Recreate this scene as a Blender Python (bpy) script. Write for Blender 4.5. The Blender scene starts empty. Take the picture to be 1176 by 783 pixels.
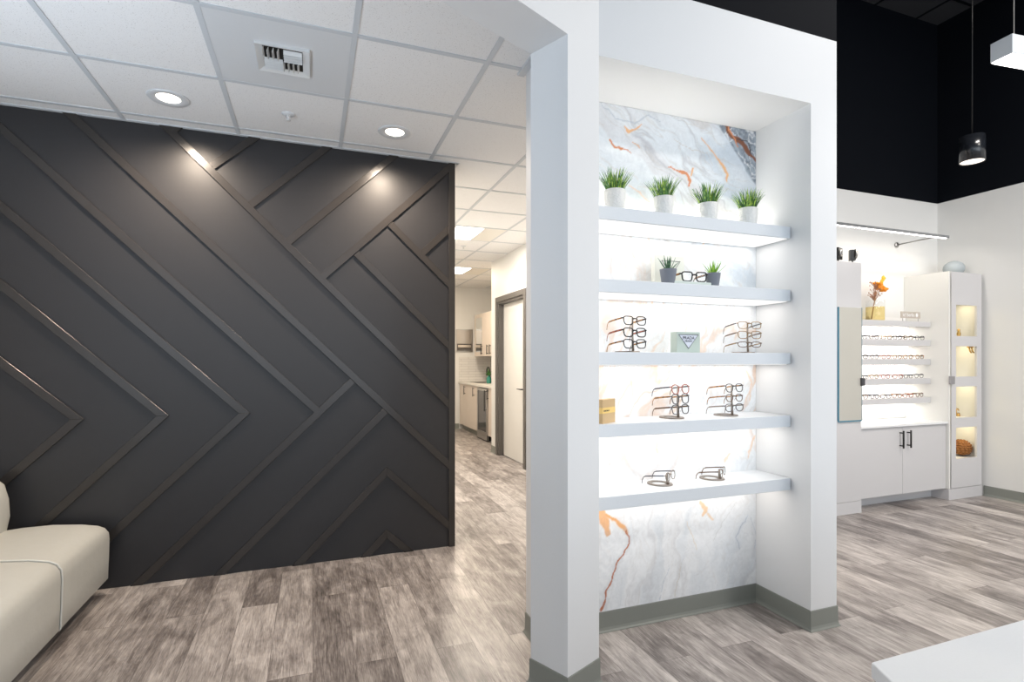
import bpy, bmesh, math, random
import numpy as np
from mathutils import Vector, Matrix, noise
random.seed(7)
R = math.radians
SC = bpy.context.scene
COL = SC.collection

# ------------------------------------------------------------------ camera, world, exposure
F, CX, CY, EYE, YAW = 615.2, 588.0, 413.0, 1.335, R(20.41)
cam = bpy.data.cameras.new('camera'); camo = bpy.data.objects.new('camera', cam); COL.objects.link(camo)
cam.sensor_width = 36; cam.lens = 36*F/1176
cam.shift_y = (CY-391.5)/1176
cam.clip_start = .02
camo.location = (0, 0, EYE); camo.rotation_euler = (R(90), 0, -YAW)
SC.camera = camo
SC.view_settings.view_transform = 'Standard'; SC.view_settings.look = 'None'
SC.view_settings.gamma = 1; SC.view_settings.use_curve_mapping = False
SC.view_settings.exposure = 0.12

w = bpy.data.worlds.new('world'); SC.world = w; w.use_nodes = True
wb = w.node_tree.nodes['Background']
wb.inputs[0].default_value = (.69, .84, 1.0, 1); wb.inputs[1].default_value = .70

def area(name, loc, rot, sx, sy, power, color, spread=180):
    l = bpy.data.lights.new(name, 'AREA'); l.shape = 'RECTANGLE'; l.size = sx; l.size_y = sy
    l.energy = power; l.color = color; l.spread = R(spread)
    o = bpy.data.objects.new(name, l); o.location = loc; o.rotation_euler = rot; COL.objects.link(o); return o
WARM = (1, .80, .60); NEUT = (1, .93, .84)
# daylight from the storefront glazing behind and to the left of the camera
area('storefront_daylight', (-1.2, -3.6, 1.7), (R(90), 0, 0), 5, 2.6, 55, (.78, .89, 1))
area('storefront_daylight', (3.6, -3.6, 1.7), (R(90), 0, 0), 4, 2.6, 85, (.90, .95, 1))
# added cool fill, left of the frame, to brighten the seating room ceiling
area('seating_room_fill', (-1.98, 1.75, 1.05), (R(150), 0, R(-90)), 1.6, .6, 30, (.74, .86, 1), 130)

# ------------------------------------------------------------------ pixel helpers (measure the photo onto real planes)
_s, _c = math.sin(YAW), math.cos(YAW)
def ray(x, y):
    u = (x-CX)/F; v = (CY-y)/F
    return Vector((_s+u*_c, _c-u*_s, v))
CAM = Vector((0, 0, EYE))
def Pz(x, y, z): d = ray(x, y); return CAM+d*((z-EYE)/d.z)
def PX(x, y, X): d = ray(x, y); return CAM+d*(X/d.x)
def PY(x, y, Y): d = ray(x, y); return CAM+d*(Y/d.y)

# ------------------------------------------------------------------ materials
MATS = {}
def P(name, col, rough=.5, metal=0, spec=.5, emit=None, es=0, trans=0, ior=1.45, bump=0, bscale=200, coat=0):
    if name in MATS: return MATS[name]
    m = bpy.data.materials.new(name); m.use_nodes = True; nt = m.node_tree; b = nt.nodes['Principled BSDF']
    if len(col) == 3: col = (*col, 1)
    b.inputs['Base Color'].default_value = col
    b.inputs['Roughness'].default_value = rough; b.inputs['Metallic'].default_value = metal
    b.inputs['Specular IOR Level'].default_value = spec
    b.inputs['IOR'].default_value = ior; b.inputs['Transmission Weight'].default_value = trans
    b.inputs['Coat Weight'].default_value = coat
    if emit: b.inputs['Emission Color'].default_value = (*emit, 1); b.inputs['Emission Strength'].default_value = es
    # fine procedural variation on every surface
    tc = nt.nodes.new('ShaderNodeTexCoord'); n = nt.nodes.new('ShaderNodeTexNoise')
    n.inputs['Scale'].default_value = bscale; n.inputs['Detail'].default_value = 3
    nt.links.new(tc.outputs['Object'], n.inputs['Vector'])
    if bump:
        bp = nt.nodes.new('ShaderNodeBump'); bp.inputs['Strength'].default_value = bump; bp.inputs['Distance'].default_value = .002
        nt.links.new(n.outputs['Fac'], bp.inputs['Height']); nt.links.new(bp.outputs[0], b.inputs['Normal'])
    if not trans:
        mx = nt.nodes.new('ShaderNodeMix'); mx.data_type = 'RGBA'; mx.blend_type = 'MULTIPLY'
        mx.inputs[0].default_value = .05
        mx.inputs[6].default_value = col
        nt.links.new(n.outputs['Fac'], mx.inputs[7]); nt.links.new(mx.outputs[2], b.inputs['Base Color'])
    MATS[name] = m; return m
def srgb(r, g, b):
    f = lambda v: (v/12.92 if v <= .04045 else ((v+.055)/1.055)**2.4)
    return (f(r/255), f(g/255), f(b/255))

M_white = P('white_paint', (.745, .75, .755), .55, bump=.08, bscale=300)
M_offwhite = P('warm_white_paint', (.76, .755, .735), .6, bump=.08, bscale=300)
M_black = P('black_paint', (.0035, .0045, .007), .8, spec=.1)
M_char = P('charcoal_panel', (.031, .030, .032), .38, spec=.45, bump=.05, bscale=40)
M_batten = P('charcoal_batten', (.034, .030, .028), .25, spec=.6)
M_base = P('grey_rubber_baseboard', (.235, .245, .22), .45)
M_lam = P('white_laminate', (.61, .595, .595), .38)
M_shelf = P('white_shelf_lacquer', (.74, .77, .80), .4)
M_metal = P('brushed_metal', (.45, .44, .43), .3, metal=1)
M_darkm = P('dark_metal', (.03, .03, .03), .35, metal=.6)
M_led = P('led_strip', (1, 1, 1), .5, emit=(1, .95, .88), es=3)
M_panel = P('light_panel', (.9, .9, .9), .5, emit=(1, .96, .90), es=.45)
M_grid = P('ceiling_grid_paint', (.60, .63, .66), .5)
M_plate = P('smooth_white_metal', (.70, .72, .74), .4)
M_leather = P('cream_leather', (.58, .575, .53), .42, bump=.6, bscale=28)
M_seam = P('leather_seam', (.66, .65, .60), .5)

def floor_mat():
    m = bpy.data.materials.new('vinyl_plank_floor'); m.use_nodes = True; nt = m.node_tree; N = nt.nodes; L = nt.links
    b = N['Principled BSDF']; tc = N.new('ShaderNodeTexCoord')
    sp = N.new('ShaderNodeSeparateXYZ'); L.new(tc.outputs['Object'], sp.inputs[0])
    cb = N.new('ShaderNodeCombineXYZ'); L.new(sp.outputs['Y'], cb.inputs['X']); L.new(sp.outputs['X'], cb.inputs['Y'])
    br = N.new('ShaderNodeTexBrick'); L.new(cb.outputs[0], br.inputs['Vector'])
    br.inputs['Color1'].default_value = (0, 0, 0, 1); br.inputs['Color2'].default_value = (1, 1, 1, 1); br.inputs['Mortar'].default_value = (.35, .35, .35, 1)
    br.inputs['Scale'].default_value = 1; br.inputs['Brick Width'].default_value = 1.22; br.inputs['Row Height'].default_value = .178
    br.inputs['Mortar Size'].default_value = .0012; br.inputs['Mortar Smooth'].default_value = 0
    br.offset = .37; br.offset_frequency = 2
    # per-plank offset of the grain
    off = N.new('ShaderNodeVectorMath'); off.operation = 'MULTIPLY_ADD'
    L.new(br.outputs['Color'], off.inputs[0]); off.inputs[1].default_value = (7, 13, 5); L.new(tc.outputs['Object'], off.inputs[2])
    def stretch(sx, sy, scale, det, dist):
        mp = N.new('ShaderNodeMapping'); mp.inputs['Scale'].default_value = (sx, sy, 1); L.new(off.outputs[0], mp.inputs[0])
        n = N.new('ShaderNodeTexNoise'); n.inputs['Scale'].default_value = scale; n.inputs['Detail'].default_value = det
        n.inputs['Distortion'].default_value = dist; n.inputs['Roughness'].default_value = .65; L.new(mp.outputs[0], n.inputs['Vector']); return n
    g1 = stretch(14, 1.6, 1.4, 7, 1.2); g2 = stretch(200, 9, 1.3, 6, .35); g3 = stretch(6, 2.6, 1.1, 4, .8)
    def math_(op, a, b2, clamp=False):
        n = N.new('ShaderNodeMath'); n.operation = op; n.use_clamp = clamp
        for i, v in enumerate((a, b2)):
            if isinstance(v, (int, float)): n.inputs[i].default_value = v
            else: L.new(v, n.inputs[i])
        return n.outputs[0]
    v = math_('MULTIPLY', g1.outputs['Fac'], .55)
    v = math_('ADD', v, math_('MULTIPLY', g2.outputs['Fac'], .62))
    v = math_('ADD', v, math_('MULTIPLY', g3.outputs['Fac'], .6))
    v = math_('ADD', v, math_('MULTIPLY', br.outputs['Color'], .20))
    v = math_('SUBTRACT', v, .505)
    cr = N.new('ShaderNodeValToRGB'); L.new(v, cr.inputs[0])
    e = cr.color_ramp.elements
    e[0].position = .18; e[0].color = (.055, .048, .046, 1); e[1].position = .74; e[1].color = (.60, .555, .525, 1)
    x = cr.color_ramp.elements.new(.36); x.color = (.175, .153, .144, 1)
    x = cr.color_ramp.elements.new(.52); x.color = (.34, .308, .290, 1)
    mx = N.new('ShaderNodeMix'); mx.data_type = 'RGBA'; L.new(math_('MULTIPLY', br.outputs['Fac'], .6), mx.inputs[0])
    L.new(cr.outputs[0], mx.inputs[6]); mx.inputs[7].default_value = (.10, .085, .08, 1)
    L.new(mx.outputs[2], b.inputs['Base Color'])
    L.new(math_('ADD', math_('MULTIPLY', g2.outputs['Fac'], .2), .28), b.inputs['Roughness'])
    bp = N.new('ShaderNodeBump'); bp.inputs['Strength'].default_value = .12; bp.inputs['Distance'].default_value = .002
    L.new(v, bp.inputs['Height']); L.new(bp.outputs[0], b.inputs['Normal'])
    return m
M_floor = floor_mat()

def tile_mat(name, base, spec_col, thr):
    m = bpy.data.materials.new(name); m.use_nodes = True; nt = m.node_tree; N = nt.nodes; L = nt.links
    b = N['Principled BSDF']; b.inputs['Roughness'].default_value = .9; tc = N.new('ShaderNodeTexCoord')
    n = N.new('ShaderNodeTexNoise'); n.inputs['Scale'].default_value = 230; n.inputs['Detail'].default_value = 2
    L.new(tc.outputs['Object'], n.inputs[0])
    cr = N.new('ShaderNodeValToRGB'); L.new(n.outputs['Fac'], cr.inputs[0])
    cr.color_ramp.elements[0].position = thr; cr.color_ramp.elements[0].color = (*spec_col, 1)
    cr.color_ramp.elements[1].position = thr+.05; cr.color_ramp.elements[1].color = (*base, 1)
    L.new(cr.outputs[0], b.inputs['Base Color']); return m
M_tile = tile_mat('mineral_ceiling_tile', (.84, .84, .84), (.56, .55, .54), .31)
M_tileb = tile_mat('black_ceiling_tile', (.022, .023, .028), (.01, .01, .01), .3)
def tile_wall_mat():
    m = bpy.data.materials.new('stacked_white_tile'); m.use_nodes = True; nt = m.node_tree; N = nt.nodes; L = nt.links
    b = N['Principled BSDF']; b.inputs['Roughness'].default_value = .2; tc = N.new('ShaderNodeTexCoord')
    mp = N.new('ShaderNodeMapping'); mp.inputs['Rotation'].default_value = (R(90), 0, 0); L.new(tc.outputs['Object'], mp.inputs[0])
    br = N.new('ShaderNodeTexBrick'); L.new(mp.outputs[0], br.inputs[0]); br.inputs['Scale'].default_value = 1
    br.inputs['Brick Width'].default_value = .3; br.inputs['Row Height'].default_value = .05; br.inputs['Mortar Size'].default_value = .003
    br.inputs['Color1'].default_value = (.75, .73, .70, 1); br.inputs['Color2'].default_value = (.70, .68, .66, 1); br.inputs['Mortar'].default_value = (.5, .48, .46, 1)
    L.new(br.outputs[0], b.inputs['Base Color']); return m
M_splash = tile_wall_mat()

# ------------------------------------------------------------------ mesh collector
class MB:
    def __init__(s): s.v = []; s.f = []; s.sm = []
    def add(s, vs, fs, smooth=False):
        o = len(s.v); s.v += [tuple(v) for v in vs]; s.f += [tuple(i+o for i in f) for f in fs]; s.sm += [smooth]*len(fs); return s
    def box(s, x0, x1, y0, y1, z0, z1):
        if x0 > x1: x0, x1 = x1, x0
        if y0 > y1: y0, y1 = y1, y0
        if z0 > z1: z0, z1 = z1, z0
        v = [(x, y, z) for z in (z0, z1) for y in (y0, y1) for x in (x0, x1)]
        return s.add(v, [(0, 2, 3, 1), (4, 5, 7, 6), (0, 1, 5, 4), (2, 6, 7, 3), (0, 4, 6, 2), (1, 3, 7, 5)])
    def prism(s, pts, z0, z1):
        n = len(pts)
        a = sum(pts[i][0]*pts[(i+1) % n][1]-pts[(i+1) % n][0]*pts[i][1] for i in range(n))
        if a < 0: pts = pts[::-1]
        v = [(p[0], p[1], z0) for p in pts]+[(p[0], p[1], z1) for p in pts]
        return s.add(v, [tuple(range(n))[::-1], tuple(range(n, 2*n))]+[(i, (i+1) % n, n+(i+1) % n, n+i) for i in range(n)])
    def prismY(s, pts, y0, y1):       # polygon in XZ, extruded from y0 (front, smaller) to y1
        n = len(pts)
        a = sum(pts[i][0]*pts[(i+1) % n][1]-pts[(i+1) % n][0]*pts[i][1] for i in range(n))
        if a < 0: pts = pts[::-1]
        v = [(p[0], y0, p[1]) for p in pts]+[(p[0], y1, p[1]) for p in pts]
        return s.add(v, [tuple(range(n)), tuple(range(n, 2*n))[::-1]]+[(i, n+i, n+(i+1) % n, (i+1) % n) for i in range(n)])
    def lathe(s, prof, c=(0, 0, 0), n=32, sx=1, sy=1, smooth=True):
        o = []
        for r, z in prof:
            for k in range(n):
                a = 2*math.pi*k/n; o.append((c[0]+r*sx*math.cos(a), c[1]+r*sy*math.sin(a), c[2]+z))
        fs = []
        for i in range(len(prof)-1):
            for k in range(n):
                k2 = (k+1) % n; fs.append((i*n+k, i*n+k2, (i+1)*n+k2, (i+1)*n+k))
        s.add(o, fs, smooth)
        return s
    def tube(s, pts, r, n=8, closed=False, cap=True, rs=None):
        pts = [Vector(p) for p in pts]; m = len(pts); vs = []; prev = None
        for i, p in enumerate(pts):
            if closed: t = pts[(i+1) % m]-pts[i-1]
            else: t = pts[min(i+1, m-1)]-pts[max(i-1, 0)]
            t.normalize()
            if prev is None:
                up = Vector((0, 0, 1)) if abs(t.z) < .9 else Vector((1, 0, 0)); a = t.cross(up).normalized()
            else: a = (prev-t*prev.dot(t)).normalized()
            prev = a; b = t.cross(a); rr = rs[i] if rs else r
            rx, ry = rr if isinstance(rr, tuple) else (rr, rr)
            for k in range(n):
                an = 2*math.pi*k/n; vs.append(p+a*math.cos(an)*rx+b*math.sin(an)*ry)
        fs = []; q = m if closed else m-1
        for i in range(q):
            for k in range(n):
                k2 = (k+1) % n; j = (i+1) % m
                fs.append((i*n+k, j*n+k, j*n+k2, i*n+k2))
        if cap and not closed: fs += [tuple(range(n)), tuple(range((m-1)*n, m*n))[::-1]]
        return s.add(vs, fs, True)
    def sphere(s, c, rx, ry, rz, n=20, m=12):
        pr = [(math.sin(math.pi*i/m), -math.cos(math.pi*i/m)*rz) for i in range(m+1)]
        pr[0] = (1e-4, -rz); pr[-1] = (1e-4, rz)
        return s.lathe(pr, c, n, rx, ry)
    def build(s, name, mat, parent=None, bevel=0, seg=2, fixn=True, smooth_all=False):
        me = bpy.data.meshes.new(name); me.from_pydata(s.v, [], s.f)
        me.polygons.foreach_set('use_smooth', [True]*len(s.f) if smooth_all else s.sm)
        if fixn:
            bm = bmesh.new(); bm.from_mesh(me); bmesh.ops.recalc_face_normals(bm, faces=bm.faces); bm.to_mesh(me); bm.free()
        me.materials.append(mat); o = bpy.data.objects.new(name, me); COL.objects.link(o)
        if parent: o.parent = parent
        if bevel:
            b = o.modifiers.new('bevel', 'BEVEL'); b.width = bevel; b.segments = seg; b.limit_method = 'ANGLE'; b.angle_limit = R(50)
            if seg > 1: b.harden_normals = False
        return o
def box(x0, x1, y0, y1, z0, z1): return MB().box(x0, x1, y0, y1, z0, z1)
def tag(o, label=None, cat=None, group=None, kind=None):
    if label: o['label'] = label
    if cat: o['category'] = cat
    if group: o['group'] = group
    if kind: o['kind'] = kind
    return o
def empty(name, loc=(0, 0, 0), rz=0, label=None, cat=None, group=None):
    o = bpy.data.objects.new(name, None); o.empty_display_size = .05; COL.objects.link(o)
    o.location = loc; o.rotation_euler = (0, 0, rz); return tag(o, label, cat, group)
def struct(name, mb, mat, label, cat, **k):
    return tag(mb.build(name, mat, **k), label, cat, kind='structure')
def copy_tree(o, parent=None):
    c = o.copy(); COL.objects.link(c)
    if parent: c.parent = parent
    for ch in list(o.children): copy_tree(ch, c)
    return c

# ================================================================== THE SETTING
ZC = 2.745                       # lower ceiling
ZB = 4.87                        # tall black ceiling
YD = 3.752                       # charcoal wall face
A = Vector((-.416, .909)); B = Vector((.909, .416))     # angled wall: thickness dir, length dir
P1 = Vector((.928, 1.874)); P2 = P1+A*.196
YN = 1.956                       # niche wall face
P3 = Vector((1.113, YN))
PB = P2+B*((.98-P2.x)/B.x)       # back corner where angled wall meets niche box
YBK, YBO, XL, XR, XE = 2.307, 2.435, 1.113, 2.296, 2.470
YF = 3.74; XW = 6.19
ZOP = 2.596; ZWT = 2.935; ZWF = 2.983

struct('floor', box(-2.2, 6.35, -4, 10.3, -.1, 0), M_floor, 'grey brown wood look plank floor', 'floor')
# charcoal feature wall with its battens
XWL, XWR = -2.05, .957
wall = struct('wall_back', box(XWL, XWR, YD, YD+.125, 0, ZC), M_char, 'charcoal accent wall with diagonal battens', 'wall')

def clip(poly, a, b, c):          # keep a*x+b*z+c >= 0
    out = []
    for i in range(len(poly)):
        p, q = poly[i], poly[(i+1) % len(poly)]
        dp, dq = a*p[0]+b*p[1]+c, a*q[0]+b*q[1]+c
        if dp >= 0: out.append(p)
        if (dp >= 0) != (dq >= 0):
            t = dp/(dp-dq); out.append((p[0]+(q[0]-p[0])*t, p[1]+(q[1]-p[1])*t))
    return out
BW = .0225                        # half batten width
def wp(x, y): v = PY(x, y, YD-.012); return (v.x, v.z)
def batten(p, q, d=.016, ext0=.0, ext1=.0, clips=()):
    p = Vector(p); q = Vector(q); t = (q-p).normalized(); n = Vector((-t.y, t.x))*BW
    p = p-t*ext0; q = q+t*ext1
    poly = [tuple(p+n), tuple(q+n), tuple(q-n), tuple(p-n)]
    for c in [(1, 0, -XWL-.001), (-1, 0, XWR-.001), (0, 1, -.001), (0, -1, ZC-.001)]+list(clips): poly = clip(poly, *c)
    if len(poly) < 3: return
    MB().prismY(poly, YD-d, YD+.004).build('batten', M_batten, wall, bevel=.0012, seg=1)
XFR = XWR-.024
batten((XFR, -.1), (XFR, 3), .0165)                                   # right edge frame
def fr(p, q):                     # extend a pixel line to the edge frame
    p = wp(*p); q = wp(*q); k = (XFR-p[0])/(q[0]-p[0]); return p, (XFR, p[1]+(q[1]-p[1])*k)
def ext(p, q, t0=0, t1=0):
    p = Vector(wp(*p)); q = Vector(wp(*q)); d = (q-p).normalized(); return p-d*t0, q+d*t1
# long falling battens
D = {}
for key, p, q in [('D1', (111.6, 159.8), (516, 534)), ('D0', (240.7, 194.3), (516, 464))]:
    a, b = fr(p, q); d = (Vector(a)-Vector(b)).normalized(); batten(Vector(a)+d*.6, b, .015)
batten(*ext((0, 146), (365, 472), .8, 0), d=.0145)                    # D2
# chevrons pointing right (D3/U3, D4/U4, D5/U5)
def chevron_r(p, tip, q, d):
    tp = Vector(wp(*tip)); a = Vector(wp(*p)); b = Vector(wp(*q))
    a = a+(a-tp).normalized()*1.6; b = b+(b-tp).normalized()*1.2
    batten(a, tp, d, ext1=.06, clips=[(0, 1, -tp.y)]); batten(b, tp, d-.0002, ext1=.06, clips=[(0, -1, tp.y)])
chevron_r((0, 236), (281, 474.5), (130.6, 611.7), .0148)
chevron_r((0, 326), (187, 477.5), (53, 597.6), .0146)
chevron_r((0, 415.4), (88.5, 481.5), (1.4, 555.5), .0144)
# rising battens lower half
batten(*ext((157, 672), (405, 437), .25, 0), d=.0143)
batten(*ext((255.6, 656.6), (443, 471.7), .25, 0), d=.0141)
def chevron_u(p, tip, q, d):
    tp = Vector(wp(*tip)); a = Vector(wp(*p)); b = Vector(wp(*q))
    a = a+(a-tp).normalized()*.3; b = b+(b-tp).normalized()*.3
    b2 = b if b.x < XFR else tp+(b-tp)*((XFR-tp.x)/(b.x-tp.x))
    batten(a, tp, d, ext1=.06, clips=[(-1, 0, tp.x)]); batten(b2, tp, d-.0002, ext1=.06, clips=[(1, 0, -tp.x)])
chevron_u((342.7, 648), (444.6, 541.5), (515.5, 603), .0139)
chevron_u((420.8, 638.4), (444.4, 613), (469, 632.8), .0137)
# upper right group
batten(*ext((194.6, 151.8), (200.6, 147.5), 0, .3), d=.0147)
batten(*ext((240.7, 192.6), (290.4, 159), 0, .3), d=.0145)
batten(*ext((285.6, 236.8), (374, 170), 0, .3), d=.0143)
batten(*ext((328.5, 279.8), (450, 180.7), 0, .3), d=.0141)
a, b = fr((369.5, 318.6), (516.7, 192)); batten(a, b, .0155)
a, b = fr((447.7, 256.5), (519, 329)); batten(a, b, .0139)
a, b = fr((409.3, 290.6), (516, 397)); batten(a, b, .0137)
a, b = fr((483.3, 292.2), (517.8, 261)); batten(a, b, .0135)

# seating room side wall
yl = P2.y+(XWL-P2.x)/B.x*B.y
struct('wall_left', box(XWL-.12, XWL, yl+.02, YD+.125, 0, ZC), M_white, 'white side wall behind the cream bench', 'wall')
# white display block: niche + angled opening
blk = MB()
blk.prism([P1, P3, (XL, YBO), (.98, YBO), PB, P2], 0, ZWT)
E1 = P1-B*3.6; E2 = P2-B*3.6
blk.prism([P1, P2, E2, E1], 2.6, ZWT)
blk.box(XL, XR, YBK, YBO, 0, ZWT)
blk.box(XR, XE, YN, YBO, 0, ZWT)
blk.box(XL, XR, YN, YBK, ZOP, ZWT)
struct('wall_front', blk, M_white, 'white display wall with lit niche, square column and overhead header', 'wall')
up = MB(); up.prism([P1, P3, (XE, YN), (XE, YBO), (.98, YBO), PB, P2], ZWT, ZB); up.prism([P1, P2, E2, E1], ZWT, ZB)
up.box(XE-.1, XE, YBO, YF, ZC+.06, ZB)
struct('wall_front_upper', up, M_black, 'black painted upper wall above the white niche wall', 'wall')
# right room walls
struct('wall_far', box(2.55, XW+.12, YF, YF+.125, 0, ZWF), M_offwhite, 'off white back wall of the showroom behind the cabinets', 'wall')
struct('wall_far_upper', box(2.43, XW+.12, YF, YF+.125, ZWF, ZB), M_black, 'black upper part of the showroom back wall', 'wall')
struct('wall_right', box(XW, XW+.12, -4, YF, 0, ZWF), M_offwhite, 'off white right wall of the showroom', 'wall')
struct('wall_right_upper', box(XW, XW+.12, -4, YF, ZWF, ZB), M_black, 'black upper part of the right wall', 'wall')
# ceilings
clp = [(XWL-.12, yl-.0), tuple(P2), tuple(PB), (.98, YBO), (XE, YBO), (XE, YF), (3.6, YF), (3.6, 10.25), (XWL-.12, 10.25)]
struct('ceiling', MB().prism(clp, ZC, ZC+.06), M_tile, 'speckled white drop ceiling of square tiles', 'ceiling')
struct('ceiling_upper', box(-4, XW+.12, -4, YF+.125, ZB, ZB+.08), M_tileb, 'black tiled ceiling high over the showroom', 'ceiling')
g = MB()
for k in range(-2, 11):          # tees along Y
    x = .172+.605*k; 
    if x < XWL: continue
    y0 = max(yl+(x-XWL)*B.y/B.x, 0) if x < P2.x else (YBO if x > .98 else 2.1)
    if x < P2.x: y0 = P2.y+(x-P2.x)/B.x*B.y
    y1 = YD if x < XWR-.02 else 10.05
    if x > XE: y0 = YF+.13
    if x < 3.2 and y1 > y0: g.box(x-.012, x+.012, y0+.02, y1, ZC-.004, ZC+.001)
for k in range(0, 13):           # tees along X
    y = 1.81+.609*k
    if y > 10: continue
    x0 = XWL if y < YD else .98
    if y < P2.y: x1 = P2.x+(y-P2.y)/B.y*B.x
    else: x1 = XE if y < YF else (2.43 if y < 7.35 else 3.2)
    if y < P2.y: x0, x1 = XWL, x1-.02
    elif y < YBO: x1 = .97
    g.box(x0, x1, y-.012, y+.012, ZC-.0045, ZC+.0008)
g.box(XWL, .985, YD-.024, YD-.001, ZC-.006, ZC+.001)
g.box(.957, .98, YD-.02, YD+.3, ZC-.006, ZC+.001)
g.box(.945, .98, YBO-.30, YBO+.03, ZC-.012, ZC+.001)
g.box(.98, XE, YBO, YBO+.024, ZC-.006, ZC+.001)
struct('trim_1', g, M_grid, 'white metal grid between the drop ceiling tiles', 'ceiling grid')
g = MB()
for k in range(12): x = XW-.33-.61*k; g.box(x-.012, x+.012, -4, YF-.001, ZB-.005, ZB+.001)
for k in range(12): y = YF-.33-.61*k; g.box(-4, XW-.001, y-.012, y+.012, ZB-.0055, ZB+.0008)
struct('trim_2', g, M_black, 'black metal grid between the black ceiling tiles', 'ceiling grid')

# hall and kitchenette shell
HX = 2.43; HYC = PX(564.4, 518, HX).y
dy0, dy1 = 6.10, 7.09
hw = MB(); hw.box(HX, HX+.12, YF+.0, dy0, 0, ZC); hw.box(HX, HX+.12, dy1, HYC, 0, ZC); hw.box(HX, HX+.12, dy0, dy1, 2.14, ZC)
hw.box(HX+.12, 3.45, HYC-.12, HYC, 0, ZC)
struct('wall_hall', hw, M_offwhite, 'off white hallway wall around the grey framed door', 'wall')
struct('wall_hall_left', box(.84, .957, YD+.125, 10.1, 0, ZC), M_offwhite, 'hallway wall behind the charcoal wall', 'wall')
struct('wall_kitchen', box(.84, 3.6, 10.1, 10.25, 0, ZC), M_offwhite, 'cream end wall of the kitchenette', 'wall')
struct('wall_kitchen_right', box(3.45, 3.6, HYC, 10.1, 0, ZC), M_offwhite, 'cream wall behind the kitchenette cabinets', 'wall')

# baseboards
def sweep_base(name, pts, closed, label, side=1, mat=M_base):
    prof = [(0, 0), (.014, 0), (.0135, .003), (.008, .010), (.005, .022), (.0045, .097), (.003, .1), (0, .1)]
    n = len(pts); P_ = [Vector(p) for p in pts]; offs = []
    for i in range(n):
        def nrm(a, b): d = (b-a).normalized(); return Vector((d.y, -d.x))*side
        if closed or 0 < i < n-1:
            n1 = nrm(P_[i-1], P_[i]); n2 = nrm(P_[i], P_[(i+1) % n]); m_ = (n1+n2); m_ = m_/(m_.dot(n1))
        elif i == 0: m_ = nrm(P_[0], P_[1])
        else: m_ = nrm(P_[-2], P_[-1])
        offs.append(m_)
    mb = MB(); vs = []
    for p, o in zip(P_, offs):
        for d, z in prof: vs.append((p.x+o.x*d, p.y+o.y*d, z+.0005))
    k = len(prof); fs = []
    for i in range(n if closed else n-1):
        j = (i+1) % n
        for a in range(k):
            b = (a+1) % k; fs.append((i*k+a, i*k+b, j*k+b, j*k+a))
    if not closed: fs += [tuple(range(k)), tuple(range((n-1)*k, n*k))[::-1]]
    mb.add(vs, fs); return struct(name, mb, mat, label, 'baseboard')
sweep_base('baseboard_front', [P1, P3, (XL, YBK), (XR, YBK), (XR, YN), (XE, YN), (XE, YBO), (.98, YBO), PB, P2], True, 'grey rubber baseboard around the niche and column', 1)
sweep_base('baseboard_right', [(XW, 3.32), (XW, -4)], False, 'grey rubber baseboard along the right wall', 1)
sweep_base('baseboard_hall', [(HX, dy1+.11), (HX, HYC), (HX+.2, HYC)], False, 'grey baseboard at the hallway corner', -1)
sweep_base('baseboard_hall_right', [(HX, YF+.13), (HX, dy0-.11)], False, 'grey baseboard beside the hall door', -1)
sweep_base('baseboard_kitchen', [(.957, 10.1), (2.66, 10.1)], False, 'grey baseboard under the kitchenette end wall', 1)

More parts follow.
